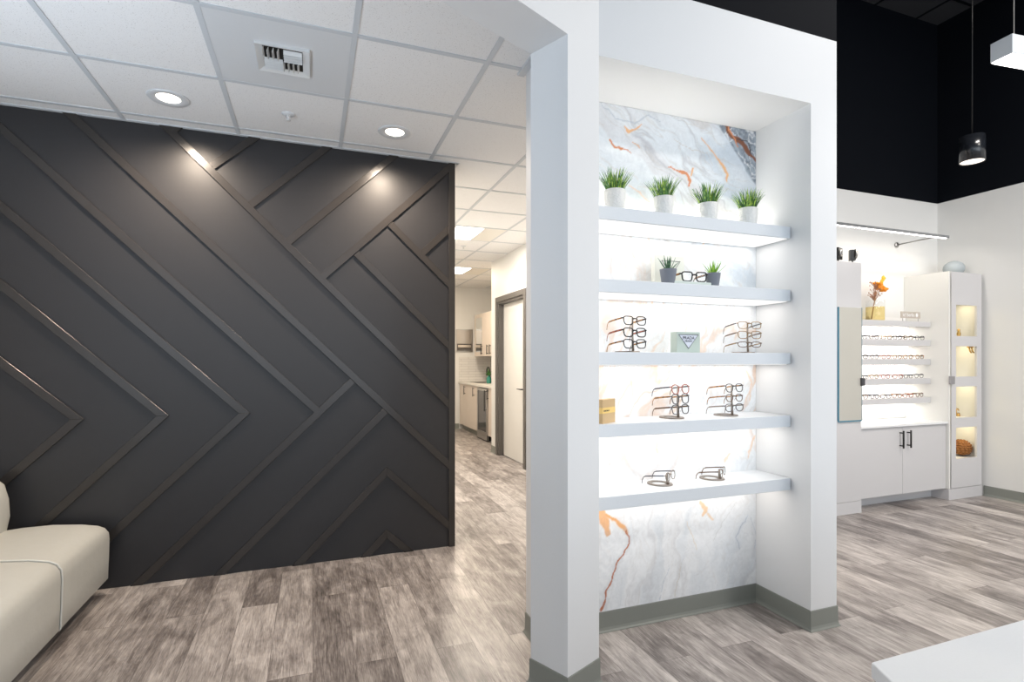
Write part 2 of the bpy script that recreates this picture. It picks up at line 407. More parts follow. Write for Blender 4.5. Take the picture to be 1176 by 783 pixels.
# ------------------------------------------------------------------ marble mural in the niche
def build_marble():
    x0, x1, z0, z1 = XL+.001, XR-.001, .101, ZOP-.001
    nx, nz = 260, 540
    xs = np.linspace(x0, x1, nx); zs = np.linspace(z0, z1, nz)
    X, Z = np.meshgrid(xs, zs)
    rng = np.random.RandomState(5)
    def vnoise(x, z, seed):
        r = np.random.RandomState(seed); T = r.rand(64, 64)
        xi = np.floor(x).astype(int); zi = np.floor(z).astype(int); fx = x-xi; fz = z-zi
        fx = fx*fx*(3-2*fx); fz = fz*fz*(3-2*fz)
        g = lambda i, j: T[i % 64, j % 64]
        return (g(zi, xi)*(1-fx)+g(zi, xi+1)*fx)*(1-fz)+(g(zi+1, xi)*(1-fx)+g(zi+1, xi+1)*fx)*fz
    def fbm(x, z, seed, o=5):
        s = 0; a = .5
        for k in range(o): s = s+a*vnoise(x*2**k, z*2**k, seed+k); a *= .5
        return s/(1-.5**o)
    # two flow directions: falling to the right in the top field, steeply rising in the lower field
    wx = fbm(X*2.0, Z*2.0, 11)-.5; wz = fbm(X*2.0+9, Z*2.0+4, 31)-.5
    k = np.clip((Z-1.35)/.5, 0, 1); k = k*k*(3-2*k)
    def field(cx_, cz_, sd):      # cx_, cz_: unit vector along the flow
        U = -X*cz_+Z*cx_+wx*.42; V = X*cx_+Z*cz_+wz*.42
        w2 = fbm(U*6, V*3, sd+51)-.5
        return (fbm(U*9+w2*1.6, V*1.6, sd+71, 6), 1-np.abs(2*fbm(U*6+w2*1.2, V*1.3, sd+91, 5)-1), 1-np.abs(2*fbm(U*22+w2*2.5, V*3, sd+111, 4)-1))
    ta = field(.83, -.56, 0); tb = field(.30, .954, 500)
    bands = ta[0]*k+tb[0]*(1-k); vein = ta[1]*k+tb[1]*(1-k); fine = ta[2]*k+tb[2]*(1-k)
    wx2 = fbm(X*9, Z*9, 51)-.5
    base = np.ones(X.shape+(3,))*np.array([.80, .825, .845])*k[..., None]+(1-k[..., None])*np.array([.87, .88, .89])
    def lay(mask, col):
        nonlocal base
        m = np.clip(mask, 0, 1)[..., None]; base = base*(1-m)+np.array(col)*m
    amp = .45+.55*k
    lay(np.clip((bands-.50)*5, 0, 1)*.70*amp, (.53, .59, .65))
    lay(np.clip((.44-bands)*6, 0, 1)*.50*amp, (.66, .62, .62))
    lay(np.clip((fbm(X*3, Z*3, 401)-.55)*5, 0, 1)*.5*amp, (.88, .89, .90))
    lay(np.clip((vein-.91)*12, 0, 1)*.55*amp, (.47, .46, .48))
    lay(np.clip((fine-.92)*13, 0, 1)*.40*amp, (.60, .55, .50))
    zmid = np.clip(1-np.abs(Z-1.3)/.75, 0, 1); lay(np.clip((tb[1]-.90)*10, 0, 1)*.8*zmid, (.80, .55, .38)); lay(np.clip((tb[2]-.93)*14, 0, 1)*.5*zmid, (.70, .62, .55)); lay(np.clip((tb[0]-.58)*6, 0, 1)*.4*zmid, (.80, .74, .68))
    def seg(pts):                 # distance to a wandering polyline given in photo pixels; also a width parameter
        Q = [(PY(px, py, YBK).x, PY(px, py, YBK).z, w_) for px, py, w_ in pts]
        Xw = X+wx2*.02+(fbm(X*30, Z*30, 7, 3)-.5)*.02; Zw = Z+(fbm(X*30+5, Z*30, 17, 3)-.5)*.02
        best = np.full(X.shape, 9.)
        for (ax, az, aw), (bx, bz, bw) in zip(Q[:-1], Q[1:]):
            dx, dz = bx-ax, bz-az; t = np.clip(((Xw-ax)*dx+(Zw-az)*dz)/(dx*dx+dz*dz), 0, 1)
            d = np.hypot(Xw-ax-t*dx, Zw-az-t*dz)/(aw+(bw-aw)*t)
            best = np.minimum(best, d)
        return best
    OR = (.72, .27, .11); PAL = (.85, .48, .24)
    def streak(pts, col=OR, edge=1.0, halo=None, k=1):
        d = seg(pts)
        if halo: lay(np.clip(1-d/halo[0], 0, 1)*halo[1], halo[2])
        lay(np.clip((1-d)*3, 0, 1)*k, col)
    # grey-blue agate in the top right corner
    A1 = PY(821, 139, YBK); A2 = PY(876, 226, YBK)
    nrm = Vector((-(A2.z-A1.z), A2.x-A1.x)).normalized()
    dd = (X-A1.x)*nrm.x+(Z-A1.z)*nrm.y
    dd = dd+(fbm(X*6, Z*6, 203)-.5)*.07
    ring = .5+.5*np.sin(dd*190+fbm(X*14, Z*14, 213)*9)
    m = np.clip(dd/.012, 0, 1)
    lay(np.clip((dd+.05)/.05, 0, 1)*.45, (.60, .66, .73))
    tex = fbm(X*60, Z*60, 223, 3); tex2 = 1-np.abs(2*fbm(X*26, Z*26, 233, 4)-1)
    lay(m*.92, (.24, .28, .33)); lay(m*ring*.55, (.50, .56, .62)); lay(m*np.clip((tex-.5)*6, 0, 1)*.5, (.09, .10, .12)); lay(m*np.clip((tex2-.86)*12, 0, 1)*.8, (.82, .82, .82))
    streak([(834, 143, .012), (840, 158, .016), (851, 163, .020), (857, 172, .016), (868, 186, .008)], (.24, .085, .04))
    streak([(836, 146, .005), (843, 160, .006), (848, 170, .004)], OR)
    streak([(846, 160, .003), (858, 162, .004), (862, 176, .004)], (.05, .05, .06))
    # orange flecks, top field
    streak([(718, 145, .004), (722, 152, .011), (729, 148, .006), (735, 144, .004)], PAL)
    streak([(700, 161, .006), (706, 168, .007), (716, 172, .004), (724, 175, .002)], OR)
    streak([(727, 163, .003), (733, 169, .003)], PAL)
    streak([(805, 158, .003), (813, 168, .004), (821, 179, .006), (828, 188, .010), (833, 199, .011), (835, 208, .006)], PAL, halo=(3, .35, (.80, .72, .64)))
    streak([(768, 192, .003), (778, 196, .006), (787, 200, .011), (793, 207, .009), (791, 213, .005)], OR, halo=(2.6, .3, (.84, .66, .55)))
    streak([(795, 194, .007), (793, 201, .006)], PAL)
    streak([(722, 213, .003), (735, 222, .004), (744, 232, .003)], (.78, .56, .42), k=.8)
    streak([(690, 118, .003), (706, 136, .004), (728, 142, .004), (744, 132, .003), (758, 140, .003)], (.42, .47, .54), k=.5)
    streak([(760, 126, .002), (790, 142, .003), (812, 150, .002), (830, 170, .002)], (.66, .62, .56), k=.5)
    streak([(775, 160, .002), (795, 172, .003), (812, 176, .002), (818, 190, .002)], (.62, .54, .46), k=.6)
    # flecks between the shelves
    for p in ([(745, 272, .003), (748, 284, .008), (747, 300, .004)], [(715, 275, .006), (723, 283, .011), (728, 296, .005)],
              [(810, 275, .003), (806, 288, .003)], [(740, 345, .002), (736, 362, .003)], [(748, 344, .004), (750, 360, .004)],
              [(722, 425, .004), (724, 440, .006), (726, 456, .003)], [(754, 428, .004), (756, 440, .004)],
              [(857, 425, .005), (862, 440, .006), (860, 460, .004)], [(866, 500, .005), (862, 512, .008), (858, 525, .004)],
              [(838, 520, .005), (832, 530, .007)], [(752, 508, .003), (755, 520, .004)]):
        streak(p, (.84, .56, .36), k=.6, halo=(2.5, .25, (.85, .70, .58)))
    streak([(690, 520, .006), (700, 530, .006), (704, 550, .004)], (.66, .60, .56), k=.5)
    # lower field
    streak([(688, 588, .03), (694, 598, .03), (698, 612, .018)], (.80, .42, .18), k=.9)
    streak([(695, 590, .006), (706, 598, .012), (715, 606, .012), (720, 612, .006)], (.80, .42, .18), halo=(2.5, .4, (.78, .62, .48)))
    streak([(718, 610, .005), (722, 617, .0045), (722, 624, .0045), (717, 634, .0045), (709, 644, .006), (704, 655, .006), (701, 668, .006), (696, 678, .006), (694, 690, .006), (690, 700, .011)], (.50, .17, .08), halo=(4.5, .4, (.55, .56, .60)))
    streak([(804, 578, .012), (810, 586, .016), (806, 592, .008)], (.86, .56, .30), k=.8)
    streak([(812, 590, .008), (818, 596, .008)], (.86, .60, .36), k=.7)
    streak([(788, 600, .002), (793, 612, .003), (801, 632, .002)], (.74, .62, .46), k=.6)
    streak([(782, 648, .002), (778, 664, .003), (775, 684, .003)], (.62, .56, .46), k=.6)
    streak([(768, 652, .002), (762, 668, .003), (757, 690, .002)], (.50, .56, .64), k=.6)
    streak([(858, 592, .003), (850, 606, .004), (845, 618, .004), (850, 630, .003)], (.48, .52, .58), k=.7, halo=(4, .35, (.62, .68, .76)))
    streak([(862, 594, .003), (867, 610, .003), (866, 630, .003)], (.50, .54, .60), k=.6)
    streak([(846, 575, .002), (830, 600, .003), (820, 620, .003)], (.62, .62, .60), k=.5)
    # left lower strata
    e = PY(720, 640, YBK); ml = np.clip((e.x-X)/.12, 0, 1)*np.clip((PY(700, 600, YBK).z-Z)/.05, 0, 1)
    st = .5+.5*np.sin((X*.9+Z*.8)*150+fbm(X*10, Z*10, 301)*12); lay(ml*st*.15, (.50, .54, .60))
    vs = np.stack([X, np.full(X.shape, YBK-.003), Z], -1).reshape(-1, 3)
    me = bpy.data.meshes.new('marble_mural'); idx = np.arange(nx*nz).reshape(nz, nx)
    fs = np.stack([idx[:-1, :-1], idx[:-1, 1:], idx[1:, 1:], idx[1:, :-1]], -1).reshape(-1, 4)
    n0 = len(vs)
    # close the sheet to the wall so it has real thickness
    extra = [(x0, YBK+.002, z0), (x1, YBK+.002, z0), (x1, YBK+.002, z1), (x0, YBK+.002, z1)]
    me.from_pydata(vs.tolist()+extra, [], fs.tolist()+[(n0, n0+3, n0+2, n0+1)])
    at = me.color_attributes.new('pattern', 'FLOAT_COLOR', 'POINT')
    buf = np.ones((n0+4, 4), np.float32); buf[:n0, :3] = np.clip(base, 0, 1).reshape(-1, 3); at.data.foreach_set('color', buf.ravel())
    m = bpy.data.materials.new('marble_mural'); m.use_nodes = True; nt = m.node_tree; b = nt.nodes['Principled BSDF']; b.inputs['Roughness'].default_value = .45
    an = nt.nodes.new('ShaderNodeAttribute'); an.attribute_name = 'pattern'
    tc = nt.nodes.new('ShaderNodeTexCoord'); nz_ = nt.nodes.new('ShaderNodeTexNoise'); nz_.inputs['Scale'].default_value = 28; nz_.inputs['Detail'].default_value = 8; nz_.inputs['Distortion'].default_value = 1.5
    nt.links.new(tc.outputs['Object'], nz_.inputs[0])
    mr = nt.nodes.new('ShaderNodeMapRange'); mr.inputs[1].default_value = .3; mr.inputs[2].default_value = .7; mr.inputs[3].default_value = .93; mr.inputs[4].default_value = 1.04
    nt.links.new(nz_.outputs['Fac'], mr.inputs[0])
    mx = nt.nodes.new('ShaderNodeMix'); mx.data_type = 'RGBA'; mx.blend_type = 'MULTIPLY'; mx.inputs[0].default_value = 1
    nt.links.new(an.outputs['Color'], mx.inputs[6]); nt.links.new(mr.outputs[0], mx.inputs[7]); nt.links.new(mx.outputs[2], b.inputs['Base Color'])
    me.materials.append(m); o = bpy.data.objects.new('wall_mural', me); COL.objects.link(o)
    tag(o, 'white marble mural with orange and grey veins on the niche back', 'mural', kind='structure')
build_marble()

# ================================================================== NICHE SHELVES
SH = [(2.014, 1.956), (1.692, 1.634), (1.369, 1.313), (1.050, .992), (.729, .670)]
SY = 2.070
snames = ['topmost white floating shelf in the niche, holding four grass pots',
          'second white floating shelf of the niche, holding two succulents',
          'middle white floating shelf of the niche, with pale green box between eyewear stands',
          'fourth white floating shelf of the niche, with gold box at its left end',
          'lowest white floating shelf of the niche, with two low eyewear stands']
for (zt, zb), lab in zip(SH, snames):
    o = empty('floating_shelf', ((XL+XR)/2, (SY+YBK)/2, zb), 0, lab, 'shelf', 'floating shelves in the niche')
    hx = (XR-XL)/2; cy = (SY+YBK)/2; hy = (YBK-SY)/2-.0035
    box(-hx+.001, hx-.006, -hy-.003, hy, 0, zt-zb).build('board', M_shelf, o, bevel=.0015, seg=1)
    box(-hx+.012, hx-.016, -hy+.012, hy-.004, -.003, .0005).build('light_panel', M_panel, o)
    area('shelf_led', ((XL+XR)/2, cy+.02, zb-.008), (0, 0, 0), 1.10, .16, 1.15, (1, .93, .85))
# short up-lit strip behind the pots
area('shelf_led', ((XL+XR)/2, YBK-.03, SH[0][0]+.006), (R(180), 0, 0), 1.12, .015, 2.4, (1, .94, .86))

# ------------------------------------------------------------------ grass pots
M_pot = P('white_ceramic', (.82, .80, .77), .4)
def pot_pattern():
    m = bpy.data.materials.new('embossed_white_ceramic'); m.use_nodes = True; nt = m.node_tree; b = nt.nodes['Principled BSDF']
    b.inputs['Base Color'].default_value = (.80, .79, .76, 1); b.inputs['Roughness'].default_value = .4
    tc = nt.nodes.new('ShaderNodeTexCoord'); v = nt.nodes.new('ShaderNodeTexVoronoi'); v.inputs['Scale'].default_value = 120
    bp = nt.nodes.new('ShaderNodeBump'); bp.inputs['Strength'].default_value = .8; bp.inputs['Distance'].default_value = .003
    nt.links.new(tc.outputs['Object'], v.inputs[0]); nt.links.new(v.outputs['Distance'], bp.inputs['Height']); nt.links.new(bp.outputs[0], b.inputs['Normal'])
    return m
M_potp = pot_pattern()
def blade_mat(name, c1, c2):
    m = bpy.data.materials.new(name); m.use_nodes = True; nt = m.node_tree; b = nt.nodes['Principled BSDF']; b.inputs['Roughness'].default_value = .45
    tc = nt.nodes.new('ShaderNodeTexCoord'); n = nt.nodes.new('ShaderNodeTexNoise'); n.inputs['Scale'].default_value = 60
    cr = nt.nodes.new('ShaderNodeValToRGB'); cr.color_ramp.elements[0].position = .38; cr.color_ramp.elements[0].color = (*c1, 1); cr.color_ramp.elements[1].position = .6; cr.color_ramp.elements[1].color = (*c2, 1)
    nt.links.new(tc.outputs['Object'], n.inputs[0]); nt.links.new(n.outputs['Fac'], cr.inputs[0]); nt.links.new(cr.outputs[0], b.inputs['Base Color']); return m
M_grass = blade_mat('grass_green', (.06, .20, .03), (.42, .60, .10))
M_grassd = blade_mat('grass_dark', (.03, .12, .04), (.12, .30, .07))
M_soil = P('soil', (.04, .03, .02), .9)
def blade(mb, base, ang, lean, L, w, curl=0, thick=.0005, n=5):
    d = Vector((math.cos(ang), math.sin(ang), 0)); s = Vector((-math.sin(ang), math.cos(ang), 0)); vs = []; p = Vector(base)
    for i in range(n+1):
        t = i/n; a = lean+curl*t; ww = w*(1-t**1.6)*.5+.00015
        nrm = (d*math.cos(a)-Vector((0, 0, 1))*math.sin(a))*(thick+w*.12*(1-t))
        vs += [p-s*ww, p+nrm, p+s*ww, p-nrm*.3]
        p = p+(d*math.sin(a)+Vector((0, 0, 1))*math.cos(a))*(L/n)
    fs = []
    for i in range(n):
        for k in range(4):
            k2 = (k+1) % 4; fs.append((i*4+k, i*4+k2, (i+1)*4+k2, (i+1)*4+k))
    fs += [(0, 1, 2, 3), tuple(n*4+k for k in (3, 2, 1, 0))]
    mb.add(vs, fs, True)
pots = [(706, 219), (761.5, 227), (813, 234.3), (858.5, 240)]
potlab = ['white embossed pot of green grass, leftmost on the top niche shelf', 'white embossed pot of green grass, second from the left on the top niche shelf',
          'white embossed pot of green grass, third from the left on the top niche shelf', 'white embossed pot of green grass at the right end of the top niche shelf']
for i, ((px, py), lab) in enumerate(zip(pots, potlab)):
    rnd = random.Random(20+i); c = PY(px, py, 2.15); h = c.z-SH[0][0]; r = .049
    o = empty('potted_grass', (c.x, 2.15, SH[0][0]), rnd.uniform(0, 6), lab, 'potted plant', 'grass pots on the top shelf')
    MB().lathe([(1e-4, .0), (.040, 0), (.043, .003), (r, h*.55), (r, h-.004), (r-.001, h), (r-.005, h), (r-.006, h-.012), (1e-4, h-.012)], n=40).build('pot', M_potp, o)
    MB().lathe([(1e-4, h-.013), (r-.006, h-.013), (r-.007, h-.009), (1e-4, h-.007)], n=24).build('soil', M_soil, o)
    for nm, mat, cnt in (('grass', M_grass, 85), ('grass', M_grassd, 55)):
        mb = MB()
        for k in range(cnt):
            a = rnd.uniform(0, 6.283); rr = .036*math.sqrt(rnd.random()); q = rr/.036
            blade(mb, (rr*math.cos(a), rr*math.sin(a), h-.012), a+rnd.uniform(-.5, .5), .06+.42*q*rnd.uniform(.6, 1.2), rnd.uniform(.085, .13)*(1-.15*q), rnd.uniform(.006, .009), rnd.uniform(.1, .55))
        mb.build(nm, mat, o)

# ------------------------------------------------------------------ eyewear
M_lens = bpy.data.materials.new('clear_lens'); M_lens.use_nodes = True
nt = M_lens.node_tree; nt.nodes.clear(); out = nt.nodes.new('ShaderNodeOutputMaterial'); mxs = nt.nodes.new('ShaderNodeMixShader'); tr = nt.nodes.new('ShaderNodeBsdfTransparent'); gl = nt.nodes.new('ShaderNodeBsdfGlossy'); gl.inputs['Roughness'].default_value = .05
tr.inputs[0].default_value = (.985, .99, .99, 1); mxs.inputs[0].default_value = .025
nt.links.new(tr.outputs[0], mxs.inputs[1]); nt.links.new(gl.outputs[0], mxs.inputs[2]); nt.links.new(mxs.outputs[0], out.inputs[0])
def tort(name, c1, c2, rough=.25):
    m = blade_mat(name, c1, c2); m.node_tree.nodes['Principled BSDF'].inputs['Roughness'].default_value = rough; return m
FM = {'black': P('black_acetate', (.012, .012, .014), .25), 'tort': tort('tortoise_acetate', (.05, .02, .01), (.42, .20, .06)),
      'red': tort('red_brown_acetate', (.16, .03, .02), (.40, .12, .07)), 'gold': P('gold_metal', (.30, .20, .10), .3, metal=1),
      'gun': P('gunmetal', (.12, .12, .13), .3, metal=1), 'pink': P('rose_acetate', (.42, .14, .11), .25), 'grey': P('grey_acetate', (.09, .085, .085), .3),
      'clear': P('champagne_acetate', (.26, .21, .17), .2), 'brown': P('brown_acetate', (.13, .07, .035), .25)}
def rim_pts(cx, w, h, e, n=28, droop=0):
    o = []
    for k in range(n):
        a = 2*math.pi*k/n; c, s = math.cos(a), math.sin(a)
        x = abs(c)**(2/e)*math.copysign(1, c)*w/2; z = abs(s)**(2/e)*math.copysign(1, s)*h/2
        x *= 1+.10*(z/(h/2))
        o.append((cx+x, 0, z))
    return o
def make_glasses(parent_name, fmat, tmat, w=.050, h=.036, e=3.2, r=.0017, simple=False, loc=(0, 0, 0), rz=0, tilt=0, folded=False):
    o = empty(parent_name, loc, rz); o.rotation_euler = (tilt, 0, rz)
    nn = 14 if simple else 28; tn = 5 if simple else 7
    cx = w/2+.0115; f = MB()
    for sgn in (-1, 1): f.tube(rim_pts(sgn*cx, w, h, e, nn), r, tn, closed=True)
    f.tube([(-.014, -.001, .006), (-.005, -.003, .0095), (.005, -.003, .0095), (.014, -.001, .006)], r*1.25, tn)
    xe = cx+w/2
    for sgn in (-1, 1):
        f.tube([(sgn*(xe-.001), 0, h*.27), (sgn*(xe+.005), .001, h*.29), (sgn*(xe+.0075), .006, h*.29)], r*1.3, tn)
        if not simple: f.tube([(sgn*.010, .001, -.002), (sgn*.0085, .006, -.006), (sgn*.010, .008, -.012)], .0009, 5)
    t = []
    for sgn in (-1, 1):
        X = sgn*(xe+.0075); z = h*.29
        tb = MB(); tb.tube([(X, .006, z), (X, .05, z), (X*.985, .095, z-.001), (X*.975, .107, z-.005), (X*.965, .116, z-.018), (X*.96, .121, z-.036)], 1, tn,
                           rs=[(.0011, r*1.6)]*3+[(.0012, .0018), (.0014, .0022), (.0012, .0016)])
        t.append(tb)
    if simple:
        for tb in t: f.add(tb.v, tb.f, True)
        f.build('frame', fmat, o)
    else:
        f.build('frame', fmat, o)
        for tb in t: tb.build('temple', tmat, o)
        for sgn in (-1, 1):
            pts = rim_pts(sgn*cx, w-.001, h-.001, e, 28); l = MB(); n = len(pts)
            l.add([(p[0], -.0006, p[2]) for p in pts]+[(p[0], .0006, p[2]) for p in pts],
                  [tuple(range(n))[::-1], tuple(range(n, 2*n))]+[(i, (i+1) % n, n+(i+1) % n, n+i) for i in range(n)])
            l.build('lens', M_lens, o)
    return o

M_taupe = P('taupe_metal', (.30, .26, .225), .38, metal=.6)
def stand(loc, rz, levels, label, group, sc=1):
    """ flat oval ring base, post at its front end, one nose rest per level; local +y runs back under the temples """
    o = empty('eyewear_stand', loc, rz, label, 'eyewear stand', group)
    mb = MB(); n = 48; ring = []
    cy, a_, b_ = .040, .056, .062
    out = [(a_*math.cos(t), cy+b_*math.sin(t)) for t in [2*math.pi*k/n for k in range(n)]]
    inn = [(.036*math.cos(t), cy+.006+.036*math.sin(t)) for t in [2*math.pi*k/n for k in range(n)]]
    vs = [(x, y, .0005) for x, y in out]+[(x, y, .0005) for x, y in inn]+[(x*.97, cy+(y-cy)*.97, .006) for x, y in out]+[(x*1.03, y, .006) for x, y in inn]
    fs = []
    for k in range(n):
        q = (k+1) % n
        fs += [(k, q, 2*n+q, 2*n+k), (n+k, 3*n+k, 3*n+q, n+q), (2*n+k, 2*n+q, 3*n+q, 3*n+k), (k, n+k, n+q, q)]
    mb.add(vs, fs); mb.build('base', M_taupe, o)
    top = levels[0]+.004
    lean = .0
    MB().tube([(0, 0, .004), (0, .004, top*.5), (0, .004, top)], 1, 10, rs=[(.008, .004), (.006, .0035), (.005, .003)]).build('post', M_taupe, o)
    for lv in levels:
        MB().tube([(0, .004, lv), (0, -.003, lv+.003), (0, -.008, lv+.001)], .0032, 8).sphere((0, -.008, lv+.001), .0042, .0042, .0042, 10, 6).build('nose_rest', M_taupe, o)
    return o
def dressed_stand(px, py, z, Y, rz, lv_px, specs, label, order_words, where, group):
    c = Pz(px, py, z) if Y is None else Vector((PY(px, py, Y).x, Y, z))
    c.z = z
    d = c.y; lv = [PY(px, q, d).z-z for q in lv_px]
    stand(c, rz, lv, label, group)
    for l, sp, ow in zip(lv, specs, order_words):
        g_ = make_glasses('eyeglasses', FM[sp[0]], FM[sp[1]], sp[2]*1.07, sp[3]*1.1, sp[4], sp[5]*1.45, loc=(c.x+math.sin(rz)*.0125, c.y-math.cos(rz)*.0125, z+l-.0095), rz=rz+(sp[6] if len(sp) > 6 else 0), tilt=-R(7))
        tag(g_, f'{ow} {where}', 'eyeglasses', 'eyeglasses on the niche stands')
# specs: frame mat, temple mat, lens w, lens h, squareness, tube r
dressed_stand(727, 402, SH[2][0], 2.13, R(8), [366, 379.5, 392.5],
    [('black', 'tort', .050, .036, 3.4, .0017), ('black', 'red', .050, .037, 3.4, .0019), ('black', 'tort', .050, .037, 3.4, .0017)],
    'taupe three tier eyewear stand at the left of the middle niche shelf',
    ['black rectangular eyeglasses with amber temples, top pair', 'black rectangular eyeglasses with red brown temples, middle pair', 'black rectangular eyeglasses with amber tips, bottom pair'],
    'on stand left of the green box', 'three tier eyewear stands')
dressed_stand(859, 402.5, SH[2][0], 2.13, R(-8), [371.5, 382.5, 393.5],
    [('gold', 'gun', .050, .032, 3.4, .0014), ('gold', 'brown', .050, .034, 3.2, .0014), ('brown', 'gold', .050, .024, 2.8, .0014)],
    'taupe three tier eyewear stand at the right of the middle niche shelf',
    ['thin gold rectangular eyeglasses, top pair', 'thin gold rectangular eyeglasses, middle pair', 'narrow brown half height eyeglasses, bottom pair'],
    'on stand right of the green box', 'three tier eyewear stands')
dressed_stand(779, 476, SH[3][0], 2.15, R(14), [444.5, 455.5, 467.5],
    [('pink', 'gun', .048, .040, 2.3, .0016), ('grey', 'tort', .046, .042, 2.8, .0017), ('grey', 'brown', .046, .040, 2.8, .0017)],
    'taupe three tier eyewear stand nearer the gold box on the fourth niche shelf',
    ['round rose coloured eyeglasses with grey temples, top pair', 'dark grey deep eyeglasses with amber inside, middle pair', 'grey deep eyeglasses, bottom pair'],
    'on left stand, fourth shelf', 'three tier eyewear stands')
dressed_stand(841, 473, SH[3][0], 2.15, R(8), [443, 454.5, 465.5],
    [('grey', 'tort', .046, .037, 2.6, .0016), ('brown', 'tort', .044, .033, 2.4, .0014), ('grey', 'clear', .050, .034, 2.3, .0015)],
    'taupe three tier eyewear stand farther from the gold box on the fourth niche shelf',
    ['grey eyeglasses with amber patterned temples, top pair', 'thin brown eyeglasses with orange temples, middle pair', 'grey oval eyeglasses with pale temples, bottom pair'],
    'on right stand, fourth shelf', 'three tier eyewear stands')
dressed_stand(767, 556, SH[4][0], 2.165, R(34), [543.8], [('clear', 'gun', .048, .038, 2.3, .0013)],
    'low taupe oval eyewear stand at the left of the lowest niche shelf', ['thin silver rimmed eyeglasses'], 'on the left low stand of the lowest niche shelf', 'low eyewear stands')
dressed_stand(827, 551.5, SH[4][0], 2.175, R(38), [539.3], [('clear', 'brown', .048, .038, 2.3, .0013)],
    'low taupe oval eyewear stand at the right of the lowest niche shelf', ['thin brown and silver eyeglasses'], 'on the right low stand of the lowest niche shelf', 'low eyewear stands')

# ------------------------------------------------------------------ text helper
def text_part(txt, size, mat, parent, loc, rot=(R(90), 0, 0), ext=.0004, name='lettering', sx=1):
    cu = bpy.data.curves.new(name, 'FONT'); cu.body = txt; cu.size = size; cu.extrude = ext; cu.align_x = 'CENTER'; cu.align_y = 'CENTER'
    tmp = bpy.data.objects.new(name, cu); COL.objects.link(tmp); bpy.context.view_layer.update()
    me = bpy.data.meshes.new_from_object(tmp.evaluated_get(bpy.context.evaluated_depsgraph_get())); bpy.data.objects.remove(tmp)
    me.materials.clear(); me.materials.append(mat); o = bpy.data.objects.new(name, me); COL.objects.link(o); o.parent = parent
    o.location = loc; o.rotation_euler = rot; o.scale = (sx, 1, 1); return o
M_ink = P('dark_ink', (.02, .02, .03), .5)
M_mint = P('pale_green_card', (.52, .60, .54), .55)
M_cream = P('cream_card', (.74, .74, .62), .55)
M_lilac = P('lilac_enamel', (.70, .73, .82), .4)
def triangle_emblem(parent, cx, y, ztop, w, h, flat=True, fill=True):
    t = [(cx-w/2, ztop), (cx+w/2, ztop), (cx, ztop-h)]
    mb = MB()
    mb.tube([(x, y-.0008, z) for x, z in t], .0019, 6, closed=True); mb.build('emblem_outline', M_ink, parent)
    if fill: MB().prismY(t, y-.0006, y+.0004).build('emblem_plate', M_lilac, parent)
z3 = SH[2][0]
a = PY(777.5, 404, 2.12); b = PY(804, 404, 2.12); zt = PY(790, 381, 2.12).z
wbx = b.x-a.x; cxp = (a.x+b.x)/2
o = empty('display_box', (cxp, 2.12, z3), 0, 'pale green display box with inverted triangle emblem on middle niche shelf', 'box')
box(-wbx/2, wbx/2, 0, .05, 0, zt-z3).build('box_body', M_mint, o, bevel=.001, seg=1)
tw = wbx*.84; hz = zt-z3
triangle_emblem(o, -.001, 0, hz*.86, tw, hz*.66)
text_part('PRADA', .0205, M_ink, o, (-.001, -.0012, hz*.70), sx=1.05)
text_part('MILANO', .0115, M_ink, o, (-.001, -.0012, hz*.555))
# second shelf: card with triangle, succulents, tray, glasses
z2 = SH[1][0]
a = PY(752, 300, 2.225); b = PY(786, 300, 2.225); zt = PY(760, 292.5, 2.225).z; wbx = b.x-a.x
o = empty('display_card', ((a.x+b.x)/2, 2.225, z2), 0, 'cream display block with triangle outline standing behind the dark succulent', 'box')
box(-wbx/2, wbx/2, 0, .03, 0, zt-z2).build('block_body', P('cream_block', (.80, .80, .72), .5), o, bevel=.001, seg=1)
l = PY(760, 299, 2.225); r_ = PY(781, 300.5, 2.225)
triangle_emblem(o, (l.x+r_.x)/2-(a.x+b.x)/2, 0, l.z-z2, r_.x-l.x, .07, fill=False)
M_gpot = P('grey_stone_pot', (.20, .215, .25), .6, bump=.2, bscale=80)
M_suc1 = blade_mat('succulent_dark', (.03, .10, .05), (.13, .24, .13)); M_suc2 = blade_mat('succulent_bright', (.16, .40, .02), (.36, .60, .08))
for (pl, pr, pt, mat, lab, sd, n1) in [(757.5, 777, 308.7, M_suc1, 'dark green striped succulent in tapered grey pot, left on the second niche shelf', 3, 13), (810.5, 827, 313.3, M_suc2, 'bright green spiky succulent in tapered grey pot, right on the second niche shelf', 8, 15)]:
    Yp = 2.125; a = PY(pl, pt, Yp); b = PY(pr, pt, Yp); r = (b.x-a.x)/2*.83; h = a.z-z2; rnd = random.Random(sd)
    o = empty('potted_succulent', ((a.x+b.x)/2, Yp, z2), 0, lab, 'potted plant', 'grey succulent pots')
    MB().lathe([(1e-4, 0), (r*.70, 0), (r*.74, .002), (r*.98, h-.006), (r, h), (r-.004, h), (r-.005, h-.01), (1e-4, h-.01)], n=32).build('pot', M_gpot, o)
    MB().lathe([(1e-4, h-.011), (r-.005, h-.011), (r-.007, h-.007), (1e-4, h-.006)], n=20).build('soil', M_soil, o)
    mb = MB()
    for k in range(n1):
        a_ = 2*math.pi*k/n1*2.4+rnd.uniform(-.2, .2); q = k/(n1-1)
        blade(mb, (.006*math.cos(a_), .006*math.sin(a_), h-.008), a_, .12+.95*q**1.1, rnd.uniform(.066, .082)*(1-.05*q), .014, -.15, thick=.0012, n=6)
    mb.build('leaves', mat, o)
a = PY(774, 321, 2.10); b = PY(817, 324, 2.10)
tray = box(a.x, b.x, 2.10, 2.18, z2, z2+.017).build('book', P('pale_green_cloth', (.62, .68, .64), .6), bevel=.002)
tag(tray, 'pale green closed book lying flat under the thick black eyeglasses', 'book')
